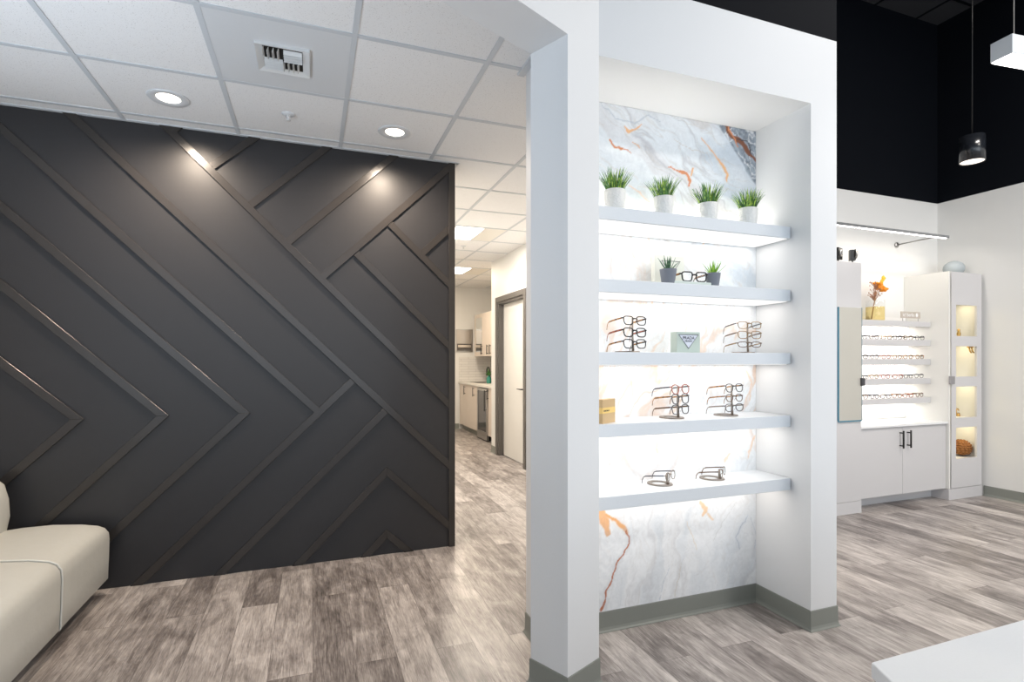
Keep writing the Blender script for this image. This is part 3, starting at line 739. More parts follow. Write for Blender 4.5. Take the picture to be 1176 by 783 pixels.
c = PY(796, 312, 2.125)
g_ = make_glasses('eyeglasses', FM['black'], FM['tort'], .054, .044, 4.2, .0034, loc=(c.x-.004, 2.112, z2+.017+.0255), rz=R(-6)); tag(g_, 'thick black square eyeglasses standing on the pale green book', 'eyeglasses')
# gold carton on the fourth shelf
z4 = SH[3][0]
c = PY(692, 486, 2.083); b = PY(706.5, 482, 2.14)
rzb = math.atan2(b.y-c.y, b.x-c.x); wb_ = math.hypot(b.x-c.x, b.y-c.y); hb = PY(692, 459, 2.083).z-z4
o = empty('gold_carton', (c.x, c.y, z4), rzb, 'small gold carton with yellow band at the left end of the fourth niche shelf', 'box')
M_gold1 = P('gold_card', (.60, .42, .22), .4); M_gold2 = P('yellow_band', (.85, .60, .20), .45)
box(0, wb_, 0, .03, 0, hb*.42).build('carton_base', M_gold1, o); box(0, wb_, 0, .03, hb*.66, hb).build('carton_lid', M_gold1, o)
box(-.0004, wb_+.0004, -.0004, .0304, hb*.42, hb*.66).build('band', M_gold2, o)
mk = MB()
for k in range(8): mk.box(.010+k*.0062, .010+k*.0062+(.0044 if k % 3 else .0026), -.0009, -.0003, hb*.50, hb*.50+(.0075 if k in (0, 3) else .0055))
mk.build('lettering', M_ink, o)

# ================================================================== SEATING ROOM
def bench():
    o = empty('bench_seat', (-1.32, 2.2, 0), 0, 'cream leather bench along the charcoal wall at lower left', 'bench')
    xf, xb = -1.088, -1.56; ye, y0 = 3.66, .2
    ox, oy = 1.32, -2.2
    # seat cross section (front to back), swept along Y with a softened end
    def ring(y, k):      # k = end softness factor 0..1
        pts = []
        zt = .405
        base = [(xf-.010, .085), (xf-.003, .092), (xf+.001, .20), (xf+.004, .32), (xf+.001, .365), (xf-.016, .392), (xf-.045, .408), (xf-.12, .424), (xf-.25, .436), (xf-.38, .434), (xb, .425), (xb, .085)]
        for x, z in base:
            pts.append((x+ox, y+oy, z-(1-k)*max(0, (z-.30))*.55))
        return pts
    ys = list(np.linspace(y0, ye-.10, 22))+[ye-.07, ye-.045, ye-.025, ye-.01, ye-.003, ye]
    ks = [1]*22+[.99, .96, .90, .80, .62, .30]
    seam = PX(70, 640, xf).y
    def pill(name, ya, yb):
        yy = [y for y in ys if ya < y < yb]; yy = [ya]+yy+[yb]
        mb = MB(); vs = []; m_ = 12
        for y in yy:
            k = float(np.interp(y, ys, ks)); dip = 0
            for p in ring(y, k):
                vs.append(p)
        fs = [(i*m_+j, i*m_+(j+1) % m_, (i+1)*m_+(j+1) % m_, (i+1)*m_+j) for i in range(len(yy)-1) for j in range(m_)]
        fs += [tuple(range(m_)), tuple(range((len(yy)-1)*m_, len(yy)*m_))[::-1]]
        mb.add(vs, fs, True); ob = mb.build(name, M_leather, o); s_ = ob.modifiers.new('bevel', 'BEVEL'); s_.width = .012; s_.segments = 3; s_.limit_method = 'ANGLE'; s_.angle_limit = R(60)
        return ob
    pill('seat_cushion', seam+.0015, ye); pill('seat_cushion', y0, seam-.0015)
    sp = [(p[0]+.0015, p[1], p[2]+.0015) for p in ring(seam, 1)[:11]]
    MB().tube(sp, .004, 8).build('piping', M_seam, o)
    box(xb+.02+ox, xf-.10+ox, y0+.05+oy, ye-.08+oy, 0, .085).build('plinth', M_black, o)
    # backrest
    bk = [(xb+.03, .42), (xb+.045, .50), (xb+.04, .60), (xb+.02, .68), (xb-.02, .72), (xb-.08, .73), (xb-.13, .70), (xb-.15, .60), (xb-.15, .20), (xb, .20)]
    def bpill(ya, yb):
        yy = [ya, ya+.01, ya+.04, ya+.1, yb-.1, yb-.05, yb-.02, yb-.006, yb]; kk = [.86, .95, 1, 1, 1, .99, .965, .93, .86]
        vs = []; m_ = len(bk); cxm, czm = xb-.05, .45
        for y, k in zip(yy, kk):
            for x, z in bk: vs.append((cxm+(x-cxm)*k+ox, y+oy, czm+(z-czm)*k))
        fs = [(i*m_+j, i*m_+(j+1) % m_, (i+1)*m_+(j+1) % m_, (i+1)*m_+j) for i in range(len(yy)-1) for j in range(m_)]
        fs += [tuple(range(m_)), tuple(range((len(yy)-1)*m_, len(yy)*m_))[::-1]]
        MB().add(vs, fs, True).build('backrest', M_leather, o)
    bpill(seam+.002, ye-.02); bpill(y0, seam-.002)
bench()

# downlights
M_lamp = P('warm_lamp_lens', (1, .95, .88), .4, emit=(1, .90, .78), es=5)
def downlight(x, y, lab, r=.10, power=100):
    o = empty('downlight', (x, y, ZC), 0, lab, 'ceiling light', 'round recessed downlights')
    MB().lathe([(r*.56, .0), (r*.60, -.004), (r*.97, -.007), (r, -.004), (r, .001), (r*.56, .001)], n=48).build('trim_ring', M_plate, o)
    MB().lathe([(r*.58, -.0005), (r*.55, -.003), (1e-4, -.005), (1e-4, .001), (r*.58, .001)], n=40).build('lamp_lens', M_lamp, o)
    l = bpy.data.lights.new('downlight_beam', 'SPOT'); l.energy = power; l.color = (1, .83, .66); l.spot_size = R(168); l.spot_blend = .9; l.shadow_soft_size = .04
    lo = bpy.data.objects.new('downlight_beam', l); lo.location = (x, y, ZC-.02); COL.objects.link(lo)
downlight(-.728, 3.35, 'round recessed downlight left of the air diffuser near the charcoal wall')
downlight(.476, 3.362, 'round recessed downlight right of the sprinkler near the charcoal wall')
def sprinkler(x, y, lab):
    o = empty('fire_sprinkler', (x, y, ZC), 0, lab, 'sprinkler')
    MB().lathe([(1e-4, .001), (.036, .001), (.037, -.002), (.028, -.008), (.012, -.010), (1e-4, -.010)], n=32).build('escutcheon', M_plate, o)
    MB().lathe([(1e-4, -.008), (.010, -.009), (.009, -.018), (.006, -.02), (.006, -.034), (.013, -.036), (.013, -.038), (1e-4, -.038)], n=20).tube([(-.010, 0, -.014), (-.012, 0, -.026), (-.004, 0, -.036)], .0018, 6).tube([(.010, 0, -.014), (.012, 0, -.026), (.004, 0, -.036)], .0018, 6).build('sprinkler_head', P('white_enamel', (.75, .75, .75), .35), o)
sprinkler(-.13, 3.33, 'white ceiling sprinkler between the two round downlights')
p = Pz(532, 282.5, ZC); sprinkler(p.x, p.y, 'small white sprinkler behind the nearer hallway light panel')

# air diffuser
def diffuser():
    x0, x1 = .172-.605+.012, .172-.012; y0, y1 = 1.81+.609+.012, 3.028-.012
    cx, cy = (x0+x1)/2, (y0+y1)/2
    a, b, c2, d2 = Pz(291, 45, ZC), Pz(298, 77, ZC), Pz(356, 86.5, ZC), Pz(355, 56.5, ZC)
    vx0, vx1 = (a.x+b.x)/2, (c2.x+d2.x)/2; vy0, vy1 = (a.y+d2.y)/2, (b.y+c2.y)/2
    o = empty('air_diffuser', (cx, cy, ZC), 0, 'square white ceiling panel with a louvred air diffuser', 'air vent')
    Lx0, Lx1, Ly0, Ly1 = vx0-cx, vx1-cx, vy0-cy, vy1-cy
    pl = MB(); X0, X1, Y0, Y1 = x0-cx, x1-cx, y0-cy, y1-cy
    for (u0, u1, v0, v1) in ((X0, Lx0, Y0, Y1), (Lx1, X1, Y0, Y1), (Lx0, Lx1, Y0, Ly0), (Lx0, Lx1, Ly1, Y1)): pl.box(u0, u1, v0, v1, -.003, .001)
    pl.build('panel', M_plate, o)
    # sloping flange going up to the neck (pushed 20 mm above tile plane is hidden; frame hangs a little below)
    fl = MB(); s = .030; zz = -.0035; zd = -.016
    outer = [(Lx0, Ly0), (Lx1, Ly0), (Lx1, Ly1), (Lx0, Ly1)]; inner = [(Lx0+s, Ly0+s), (Lx1-s, Ly0+s), (Lx1-s, Ly1-s), (Lx0+s, Ly1-s)]
    vs = [(x, y, zd) for x, y in outer]+[(x, y, zz) for x, y in inner]+[(x, y, -.001) for x, y in outer]
    fs = [(i, (i+1) % 4, 4+(i+1) % 4, 4+i) for i in range(4)]+[(i, 8+i, 8+(i+1) % 4, (i+1) % 4) for i in range(4)]
    fl.add(vs, fs); fl.build('flange', P('vent_white', (.72, .73, .73), .4), o)
    ix0, ix1, iy0, iy1 = Lx0+s, Lx1-s, Ly0+s, Ly1-s; mx, my = (ix0+ix1)/2, (iy0+iy1)/2
    box(ix0, ix1, iy0, iy1, -.0038, -.0015).build('throat', P('vent_dark', (.02, .02, .02), .8), o)
    def louvre(u0, v0, u1, v1):   # slanted blade from (u0,v0) to (u1,v1)
        d = Vector((u1-u0, v1-v0)).normalized(); n = Vector((-d.y, d.x))*.007
        a0, b0 = Vector((u0, v0)), Vector((u1, v1))
        vs = [(*(a0), -.004), (*(b0), -.004), (*(b0+n), -.022), (*(a0+n), -.022)]
        vs += [(x+n.x*.2, y+n.y*.2, z) for x, y, z in vs]
        MB().add(vs, [(0, 1, 2, 3), (7, 6, 5, 4), (0, 4, 5, 1), (1, 5, 6, 2), (2, 6, 7, 3), (3, 7, 4, 0)]).build('louvre', P('vent_white', (0, 0, 0)), o)
    k = 4
    for i in range(k):
        t = (i+.25)/k
        louvre(ix0+(mx-ix0)*t, iy0+.002, ix0+(mx-ix0)*t, my-.004)            # near left: along y
        louvre(mx+.003, iy0+(my-iy0)*t, ix1-.002, iy0+(my-iy0)*t)            # near right: along x
        louvre(ix0+.002, my+(iy1-my)*t, mx-.003, my+(iy1-my)*t)              # far left: along x
        louvre(mx+(ix1-mx)*t, my+.004, mx+(ix1-mx)*t, iy1-.002)              # far right: along y
diffuser()

# ================================================================== HALLWAY AND KITCHENETTE
def troffer(x0, x1, y0, y1, lx0, lx1, lab, power, color):
    o = empty('troffer_light', ((x0+x1)/2, (y0+y1)/2, ZC), 0, lab, 'ceiling light', 'square light panels in the hallway ceiling')
    cx, cy = (x0+x1)/2, (y0+y1)/2
    MB().box(x0-cx, lx0-cx, y0-cy, y1-cy, -.006, .001).box(lx1-cx, x1-cx, y0-cy, y1-cy, -.006, .001).box(lx0-cx, lx1-cx, y0-cy, y0-cy+.02, -.006, .001).box(lx0-cx, lx1-cx, y1-cy-.02, y1-cy, -.006, .001).build('reflector', P('troffer_white', (.8, .78, .72), .35), o)
    box(lx0-cx, lx1-cx, y0-cy+.02, y1-cy-.02, -.010, .001).build('diffuser_lens', P('troffer_lens', (1, 1, 1), .5, emit=(1, .95, .88), es=7), o)
    area('troffer_glow', ((lx0+lx1)/2, cy, ZC-.02), (0, 0, 0), .3, .5, power, color)
troffer(1.38, 1.975, 5.47, 6.06, 1.43, 1.72, 'square ceiling light panel in the hallway, nearer of the two', 46, (1, .92, .82))
troffer(1.985, 2.58, 7.91, 8.50, 2.02, 2.28, 'square ceiling light panel by the kitchenette, farther of the two', 40, (1, .83, .62))
area('hall_ambient_light', (1.5, 4.3, ZC-.03), (0, 0, 0), .5, .5, 14, (1, .88, .74))

# hall door
M_frame = P('grey_brown_door_frame', (.115, .105, .095), .4)
fr_ = MB()
t0, t1, zt = dy0-.07, dy1+.07, 2.205
for (ya, yb) in ((dy0-.075, dy0), (dy1, dy1+.075)): fr_.box(HX-.018, HX-.0005, ya, yb, 0, zt)
fr_.box(HX-.018, HX-.0005, dy0, dy1, 2.135, zt)
fr_.box(HX-.0005, HX+.12, dy0, dy0+.03, 0, 2.135); fr_.box(HX-.0005, HX+.12, dy1-.03, dy1, 0, 2.135); fr_.box(HX-.0005, HX+.12, dy0+.03, dy1-.03, 2.105, 2.135)
fr_.box(HX+.05, HX+.07, dy1-.045, dy1-.03, 0, 2.105)
df = fr_.build('door_1', M_frame, bevel=.002, seg=1); tag(df, 'pale hallway door in a grey brown metal frame', 'door', kind='structure')
box(HX+.07, HX+.11, dy0+.032, dy1-.032, .01, 2.102).build('door_slab', P('pale_door', (.74, .72, .68), .45), df)
hp = PX(600, 451.5, HX+.06)
MB().tube([(HX+.07, hp.y-.03, .96), (HX+.02, hp.y-.03, .96)], .009, 8).tube([(HX+.022, hp.y-.035, .96), (HX+.022, hp.y+.09, .96)], .008, 8).build('door_handle', M_darkm, df)

M_kc = P('pale_wood_laminate', (.68, .60, .53), .4, bump=.05, bscale=20)
M_ktop = P('white_stone_top', (.72, .70, .66), .3)
KX = 2.66; KY1 = 10.04; KY0 = HYC+.02
def bar_handle(mb, x, y, z0, z1, r=.006, off=.03, axis=-1):
    mb.tube([(x+axis*off, y, z0), (x+axis*off, y, z1)], r, 8)
    for z in (z0+.02, z1-.02): mb.tube([(x, y, z), (x+axis*off, y, z)], r*.8, 6)
def base_cab(ya, yb, doors, lab):
    o = empty('base_cabinet', (KX+.3, (ya+yb)/2, 0), 0, lab, 'cabinet', 'kitchenette base cabinets'); cx, cy = KX+.3, (ya+yb)/2
    box(KX+.02-cx, 3.448-cx, ya-cy, yb-cy, .10, .875).build('body', M_kc, o); box(KX+.07-cx, 3.4-cx, ya-cy, yb-cy, 0, .10).build('toe_kick', M_base, o)
    for (da, db, hy) in doors:
        d = box(KX-cx, KX+.02-cx, da+.002-cy, db-.002-cy, .105, .87).build('door', M_kc, o, bevel=.001, seg=1)
        h_ = MB(); bar_handle(h_, KX-cx, hy-cy, .69, .85); h_.build('handle', M_darkm, d)
yA, yB, yC = PX(537, 450, KX).y, PX(549, 450, KX).y, PX(560.5, 450, KX).y
base_cab(yB, KY1, [(yA, KY1, PX(534.5, 450, KX).y), (yB, yA, PX(544.7, 450, KX).y)], 'pale two door kitchenette base cabinet left of the wine cooler')
base_cab(KY0, yC, [(KY0, yC, PX(559.8, 450, KX).y-.06)], 'pale kitchenette base cabinet right of the wine cooler')
# wine cooler
o = empty('wine_cooler', (KX+.3, (yB+yC)/2, 0), 0, 'stainless undercounter wine cooler with dark glass door', 'cooler'); cx, cy = KX+.3, (yB+yC)/2
box(KX+.02-cx, 3.4-cx, yC+.004-cy, yB-.004-cy, .02, .865).build('body', M_darkm, o)
dr = MB(); ya, yb = yC+.006-cy, yB-.006-cy
dr.box(KX-.02-cx, KX+.018-cx, ya, ya+.04, .09, .86).box(KX-.02-cx, KX+.018-cx, yb-.04, yb, .09, .86).box(KX-.02-cx, KX+.018-cx, ya+.04, yb-.04, .09, .15).box(KX-.02-cx, KX+.018-cx, ya+.04, yb-.04, .82, .86)
dr = dr.build('door', M_metal, o)
box(KX-.012-cx, KX+.01-cx, ya+.04, yb-.04, .15, .82).build('glass_pane', P('smoked_glass', (.04, .04, .045), .08, spec=.8), dr)
h_ = MB(); bar_handle(h_, KX-.02-cx, ya+.02, .50, .84, .008, .035); h_.build('handle', M_darkm, dr)
box(KX-.015-cx, KX+.015-cx, ya, yb, .02, .085).build('grille', M_metal, o)
# worktop, splash, sink, faucet
ct = box(KX-.015, 3.449, KY0, 10.098, .876, .915).build('countertop', M_ktop, bevel=.003); tag(ct, 'pale stone kitchenette countertop over the base cabinets', 'countertop')
sp = MB().box(KX, 3.449, 10.088, 10.0995, .916, 1.39).box(3.438, 3.4495, KY0, 10.086, .916, 1.39)
tag(sp.build('trim_3', M_splash), 'white stacked tile backsplash behind the kitchenette counter', 'backsplash', kind='structure')
f_ = PX(557.5, 437, 3.0); fy = PX(563.5, 437, 3.0).y
o = empty('faucet', (3.0, fy+.06, .915), 0, 'matt black arched faucet on the kitchenette counter', 'faucet')
MB().lathe([(1e-4, .0005), (.026, .0005), (.026, .008), (.014, .012), (1e-4, .012)], n=20).build('base', M_darkm, o)
MB().tube([(0, 0, .01), (0, 0, .20)]+[(0, .085-.085*math.cos(a_), .20+.085*math.sin(a_)) for a_ in np.linspace(.2, math.pi, 10)]+[(0, .17, .13)], .013, 10).build('spout', M_darkm, o)
sk = MB().box(2.78, 3.2, 9.25, 9.75, .9152, .9175); tag(sk.build('sink_rim', M_darkm), 'dark sink inset in the kitchenette counter', 'sink')
o = empty('potted_plant', (2.92, 9.02, .915), 0, 'small leafy plant in a teal glass bottle by the faucet', 'plant')
MB().lathe([(1e-4, .0005), (.04, .0005), (.044, .02), (.042, .10), (.02, .13), (.018, .15), (1e-4, .15)], n=20).build('bottle', P('teal_glass', (.03, .20, .16), .1), o)
mb = MB(); rnd = random.Random(3)
for k in range(26): blade(mb, (0, 0, .14), rnd.uniform(0, 6.28), rnd.uniform(.1, 1.3), rnd.uniform(.07, .14), .028, .5)
mb.build('leaves', M_grassd, o)
# upper cabinets
UX = 2.9; UY1 = PX(545, 400, UX).y; uyA = PX(554.5, 400, UX).y
o = empty('wall_cabinet', (3.1, (UY1+KY0)/2, 1.40), 0, 'pale kitchenette wall cabinet with one mirrored door', 'cabinet'); cx, cy = 3.1, (UY1+KY0)/2
box(UX+.02-cx, 3.448-cx, KY0-cy, UY1-cy, 0, .78).build('body', M_kc, o)
d = box(UX-cx, UX+.02-cx, uyA-cy, UY1-cy, 0, .78).build('door', M_kc, o, bevel=.001, seg=1)
box(UX-.003-cx, UX+.001-cx, uyA+.05-cy, UY1-.10-cy, .08, .71).build('mirror_pane', P('mirror_glass', (.75, .76, .74), .04, metal=1), d)
h_ = MB(); bar_handle(h_, UX-cx, uyA+.03-cy, .03, .20, .008); h_.build('handle', M_darkm, d)
yy = uyA
for k, (w_) in enumerate((.42, .42, .42)):
    ya = max(yy-w_, KY0); d = box(UX-cx, UX+.02-cx, ya+.002-cy, yy-.002-cy, 0, .78).build('door', M_kc, o, bevel=.001, seg=1)
    h_ = MB(); bar_handle(h_, UX-cx, (yy-.05 if k else ya+.10)-cy, .03, .20, .008); h_.build('handle', M_darkm, d); yy = ya
# towel dispenser
a, b = PY(523.5, 378, 10.1), PY(542.5, 404, 10.1)
o = empty('towel_dispenser', ((a.x+b.x)/2, 10.099, b.z), 0, 'recessed stainless paper towel dispenser on the kitchenette end wall', 'towel dispenser'); wd = b.x-a.x; hd = a.z-b.z
MB().box(-wd/2, wd/2, -.02, 0, 0, hd*.05).box(-wd/2, wd/2, -.02, 0, hd*.96, hd).box(-wd/2, -wd/2+.02, -.02, 0, hd*.05, hd*.96).box(wd/2-.02, wd/2, -.02, 0, hd*.05, hd*.96).build('frame', M_metal, o)
box(-wd/2+.02, wd/2-.02, -.012, -.001, hd*.36, hd*.96).build('door', P('satin_steel', (.50, .46, .42), .35, metal=.8), o)
MB().tube([(-wd*.38, -.022, hd*.24), (wd*.38, -.022, hd*.24)], .028, 12).build('towel_slot', M_kc, o)
box(-wd/2+.02, wd/2-.02, -.008, -.001, hd*.05, hd*.36).build('recess', M_frame, o)

# ================================================================== SHOWROOM (right)
YC_ = 3.325
# left pillar cabinet with mirror
o = empty('pillar_cabinet', (4.05, 3.53, 0), 0, 'tall white cabinet with a mirror panel, left of the lit shelves', 'cabinet'); cx, cy = 4.05, 3.53
XPL, XPR = 3.6, 4.495; ZP = 2.182
box(XPL-cx, XPR-cx, YC_-cy, YF-.002-cy, .105, ZP).build('body', M_lam, o, bevel=.001, seg=1)
box(XPL-cx, XPR+.001-cx, YC_-.002-cy, YF-.002-cy, 0, .103).build('plinth', M_lam, o)
mr = box(4.212-cx, 4.487-cx, YC_-.012-cy, YC_-.001-cy, .81, 1.785).build('mirror', P('mirror_beige_reflection', (.60, .58, .52), .12, metal=.35), o)  # beige reflection of the room is put into the mirror's base colour
M_edge = P('blue_polished_edge', (.10, .30, .42), .1, metal=.6)
MB().box(4.206-cx, 4.213-cx, YC_-.0135-cy, YC_-.0005-cy, .808, 1.787).box(4.485-cx, 4.490-cx, YC_-.0135-cy, YC_-.0005-cy, .808, 1.787).box(4.214-cx, 4.485-cx, YC_-.0135-cy, YC_-.0005-cy, .800, .811).build('mirror_edge', M_edge, mr)
la = PY(988, 434, 3.31); lb = PY(991.5, 443, 3.31)
box(4.468-cx, 4.503-cx, YC_-.03-cy, YC_-.003-cy, lb.z, la.z).build('lock', P('dark_steel', (.10, .10, .11), .35, metal=.7), o)
# lit back panel and shelves
XS0, XS1 = 4.497, 5.668
bp_ = box(XS0, XS1, YF-.02, YF-.001, .75, 1.76).build('back_panel', P('back_lit_white', (.82, .81, .79), .4)); tag(bp_, 'white backing panel behind the showroom eyewear shelves', 'panel')
rs = [(1.7045, 1.655), (1.527, 1.467), (1.342, 1.286), (1.156, 1.099), (.969, .915)]
rl = ['top white shelf of the showroom wall, holding vase and sign', 'second white showroom shelf from the top, with a row of eyeglasses', 'middle white showroom shelf with a row of eyeglasses',
      'fourth white showroom shelf from the top, with a row of eyeglasses', 'bottom white showroom shelf, just above the base cabinet']
SYR = 3.482
for i, ((zt, zb), lab) in enumerate(zip(rs, rl)):
    o = empty('wall_shelf', ((XS0+XS1)/2, (SYR+YF-.02)/2, zb), 0, lab, 'shelf', 'lit wall shelves in the showroom'); hx = (XS1-XS0)/2; hy = (YF-.0205-SYR)/2
    box(-hx+.002, hx-.002, -hy, hy, 0, zt-zb).build('board', M_lam, o, bevel=.001, seg=1)
    box(-hx+.02, hx-.02, hy-.04, hy-.025, -.004, .0005).build('led_strip', M_led, o)
    area('shelf_led', ((XS0+XS1)/2, YF-.055, zb-.008), (R(14), 0, 0), 1.1, .02, 1.6, (1, .95, .88))
# rows of eyeglasses
mats = list(FM.values()); protos = []
rnd = random.Random(9)
for k, (fm, w_, h_, e_) in enumerate([('black', .05, .036, 3.2), ('tort', .05, .036, 2.6), ('gun', .048, .038, 2.3), ('grey', .05, .033, 3.4), ('red', .05, .036, 3), ('brown', .048, .04, 2.2), ('gold', .05, .036, 2.8)]):
    protos.append((make_glasses('eyeglasses', FM[fm], FM[fm], w_, h_, e_, .0027, simple=True), fm, h_))
cname = {'black': 'black', 'tort': 'tortoiseshell', 'gun': 'gunmetal', 'grey': 'grey', 'red': 'red brown', 'brown': 'brown', 'gold': 'gold'}
ordw = ['leftmost', 'second from left', 'third from left', 'fourth from left', 'fifth from left', 'sixth from left', 'rightmost']
shw = ['second showroom shelf', 'middle showroom shelf', 'fourth showroom shelf', 'bottom showroom shelf']
seqs = [[0, 3, 2, 6, 0, 5, 0], [3, 0, 2, 4, 1, 1, 1], [2, 3, 6, 4, 4, 3, 2], [0, 5, 2, 3, 1, 4, 5]]
used = set()
for si, seq in enumerate(seqs):
    zt = rs[si+1][0]
    for j, q in enumerate(seq):
        pr, fm, hh = protos[q]
        o = pr if q not in used else copy_tree(pr); used.add(q)
        o.location = (4.62+.157*j+rnd.uniform(-.008, .008), 3.52, zt+hh/2+.0022); o.rotation_euler = (0, 0, rnd.uniform(-.12, .12))
        tag(o, f'{cname[fm]} eyeglasses, {ordw[j]} on the {shw[si]}', 'eyeglasses', 'eyeglasses on the ' + shw[si])
# base cabinet
YB_ = 3.35
o = empty('base_cabinet', (5.08, 3.54, 0), 0, 'white two door base cabinet under the showroom shelves', 'cabinet'); cx, cy = 5.08, 3.54
box(XS0-cx, XS1-cx, YB_+.02-cy, YF-.002-cy, .107, .725).build('body', M_lam, o); box(XS0-cx, XS1-cx, 3.48-cy, YF-.002-cy, 0, .107).build('toe_kick', M_lam, o)
xm = 5.062
for (xa, xb, hxx) in ((XS0+.002, xm-.0015, 5.026), (xm+.0015, 5.627, 5.125)):
    d = box(xa-cx, xb-cx, YB_-cy, YB_+.019-cy, .108, .722).build('door', M_lam, o, bevel=.0012, seg=1)
    h_ = MB(); h_.tube([(hxx-cx, YB_-.034-cy, .53), (hxx-cx, YB_-.034-cy, .69)], .0075, 8)
    for z in (.552, .668): h_.tube([(hxx-cx, YB_-cy, z), (hxx-cx, YB_-.034-cy, z)], .006, 6)
    h_.build('handle', M_darkm, d)
box(5.63-cx, XS1-cx, YB_+.002-cy, YB_+.02-cy, .107, .722).build('filler', M_lam, o)
wt = box(XS0, XS1, YB_-.02, YF-.021, .727, .745).build('countertop', P('white_top', (.80, .80, .80), .3), bevel=.001, seg=1); tag(wt, 'thin white countertop on the two door showroom cabinet', 'countertop')
# tall vitrine on the right
o = empty('display_cabinet', (5.93, 3.53, 0), 0, 'tall white display cabinet with four lit windows in its door', 'cabinet'); cx, cy = 5.93, 3.53
TX0, TX1 = 5.67, 6.165; ZT = 2.178
MB().box(TX0-cx, TX0+.02-cx, YC_-cy, YF-.002-cy, .105, ZT).box(TX1-.02-cx, TX1-cx, YC_+.02-cy, YF-.002-cy, .105, ZT).box(TX0+.02-cx, TX1-.02-cx, YF-.022-cy, YF-.002-cy, .105, ZT).box(TX0+.02-cx, TX1-.02-cx, YC_+.02-cy, YF-.022-cy, ZT-.02, ZT).build('body', P('vitrine_interior', (.78, .77, .73), .45), o)
box(TX0-cx, TX1+.002-cx, YC_-cy, YF-.002-cy, 0, .103).build('plinth', M_lam, o)
ops = [(1.8617, 1.5625), (1.4648, 1.1723), (1.0754, .7771), (.6827, .3844)]
WX0, WX1 = 5.775, 6.09; DX0, DX1 = 5.712, 6.163
dm = MB(); dm.box(DX0-cx, WX0-cx, YC_-cy, YC_+.019-cy, .107, ZT-.001); dm.box(WX1-cx, DX1-cx, YC_-cy, YC_+.019-cy, .107, ZT-.001)
prev = ZT-.001
for zt, zb in ops: dm.box(WX0-cx, WX1-cx, YC_-cy, YC_+.019-cy, zt, prev); prev = zb
dm.box(WX0-cx, WX1-cx, YC_-cy, YC_+.019-cy, .107, prev)
dd_ = dm.build('door', M_lam, o)
box(TX0+.027-cx, DX0-.004-cx, YC_-.006-cy, YC_+.0-cy, .107, ZT).build('edge_strip', M_lam, o)
la = PY(1090, 432, 3.31)
box(5.655-cx, 5.725-cx, YC_-.02-cy, YC_-.007-cy, 1.103, 1.178).build('lock', P('steel_grey', (.34, .33, .34), .35, metal=.4), dd_)
for zt, zb in ops:
    box(TX0+.021-cx, TX1-.021-cx, YC_+.03-cy, YF-.023-cy, zb-.03, zb-.012).build('inner_shelf', P('vitrine_interior', (0, 0, 0)), o)
    box(-.06+ (WX0+WX1)/2-cx, .06+(WX0+WX1)/2-cx, YC_+.022-cy, YC_+.030-cy, zt+.012, zt+.020).build('cabinet_lamp', M_led, o)
    area('vitrine_led', ((WX0+WX1)/2, YC_+.12, zt+.035), (0, 0, 0), .34, .10, .75, (1, .86, .56))
# items in the vitrine
M_brass = P('brass', (.55, .35, .12), .3, metal=1); M_wick = P('brown_wicker', (.30, .12, .03), .6)
z_ = .3844-.012; wx = PY(1098, 518, 3.50).x
mb = MB(); R0 = .082
mb.sphere((0, 0, R0*1.0), R0*.93, R0*.93, R0*.93, 24, 14)
for i in range(1, 11):
    ph = math.pi*i/11; n = max(5, int(16*math.sin(ph)))
    for k in range(n):
        a_ = 2*math.pi*(k+.5*(i % 2))/n; d = Vector((math.sin(ph)*math.cos(a_), math.sin(ph)*math.sin(a_), math.cos(ph)))
        if d.z < -.80: continue
        mb.sphere(Vector((0, 0, R0))+d*R0*.93, .015, .015, .010, 8, 5)
s_ = mb.build('woven_ball', M_wick); s_.location = (wx+.01, 3.46, z_); tag(s_, 'brown knobbly ball in the lowest window of the display cabinet', 'ornament')
z_ = .7771-.012
o = empty('brass_ornament', (PY(1116, 475, 3.45).x, 3.45, z_), 0, 'small brass ornament in the third window of the display cabinet', 'ornament')
MB().lathe([(1e-4, .0005), (.03, .0005), (.03, .006), (.006, .01), (.006, .09), (1e-4, .09)], n=16).build('stem', M_brass, o)
MB().tube([(-.05, 0, .07), (.02, 0, .07)], .009, 8).tube([(.035+.022*math.cos(t), 0, .07+.03*math.sin(t)) for t in np.linspace(0, 6.28, 14)[:-1]], .007, 6, closed=True).build('ring', M_brass, o)
o = empty('brass_ornament', (PY(1100, 475, 3.50).x, 3.50, z_), 0, 'small gold curl at the left of the third display cabinet window', 'ornament')
MB().tube([(.04*math.cos(t)*(.3+t/9), 0, .055+.04*math.sin(t)*(.3+t/9)) for t in np.linspace(0, 5.5, 16)], .006, 6).build('curl', M_brass, o); MB().lathe([(1e-4, .0005), (.02, .0005), (.02, .02), (1e-4, .022)], n=12).build('foot', M_brass, o)
z_ = 1.5625-.012
o = empty('gold_figurine', (PY(1101, 388, 3.48).x, 3.48, z_), 0, 'small gold figurine in the top window of the display cabinet', 'ornament')
MB().lathe([(1e-4, .0005), (.022, .0005), (.024, .01), (.012, .02), (.018, .045), (.01, .07), (.014, .085), (1e-4, .10)], n=16).build('body', M_brass, o)
zt = 1.4648
hk = MB()
for dx in (-.02, .02): hk.tube([(dx, 0, .0), (dx, -.01, -.035), (dx+.012, -.015, -.05)], .007, 8)
hk.box(-.035, .035, -.01, .01, 0, .03)
hk = hk.build('cabinet_hinge', M_brass, None); hk.location = (PY(1115.5, 398, 3.36).x, 3.365, zt-.012)
hk.parent = dd_; hk.location = (PY(1115.5, 398, 3.36).x-cx, 3.37-cy, zt-.012)
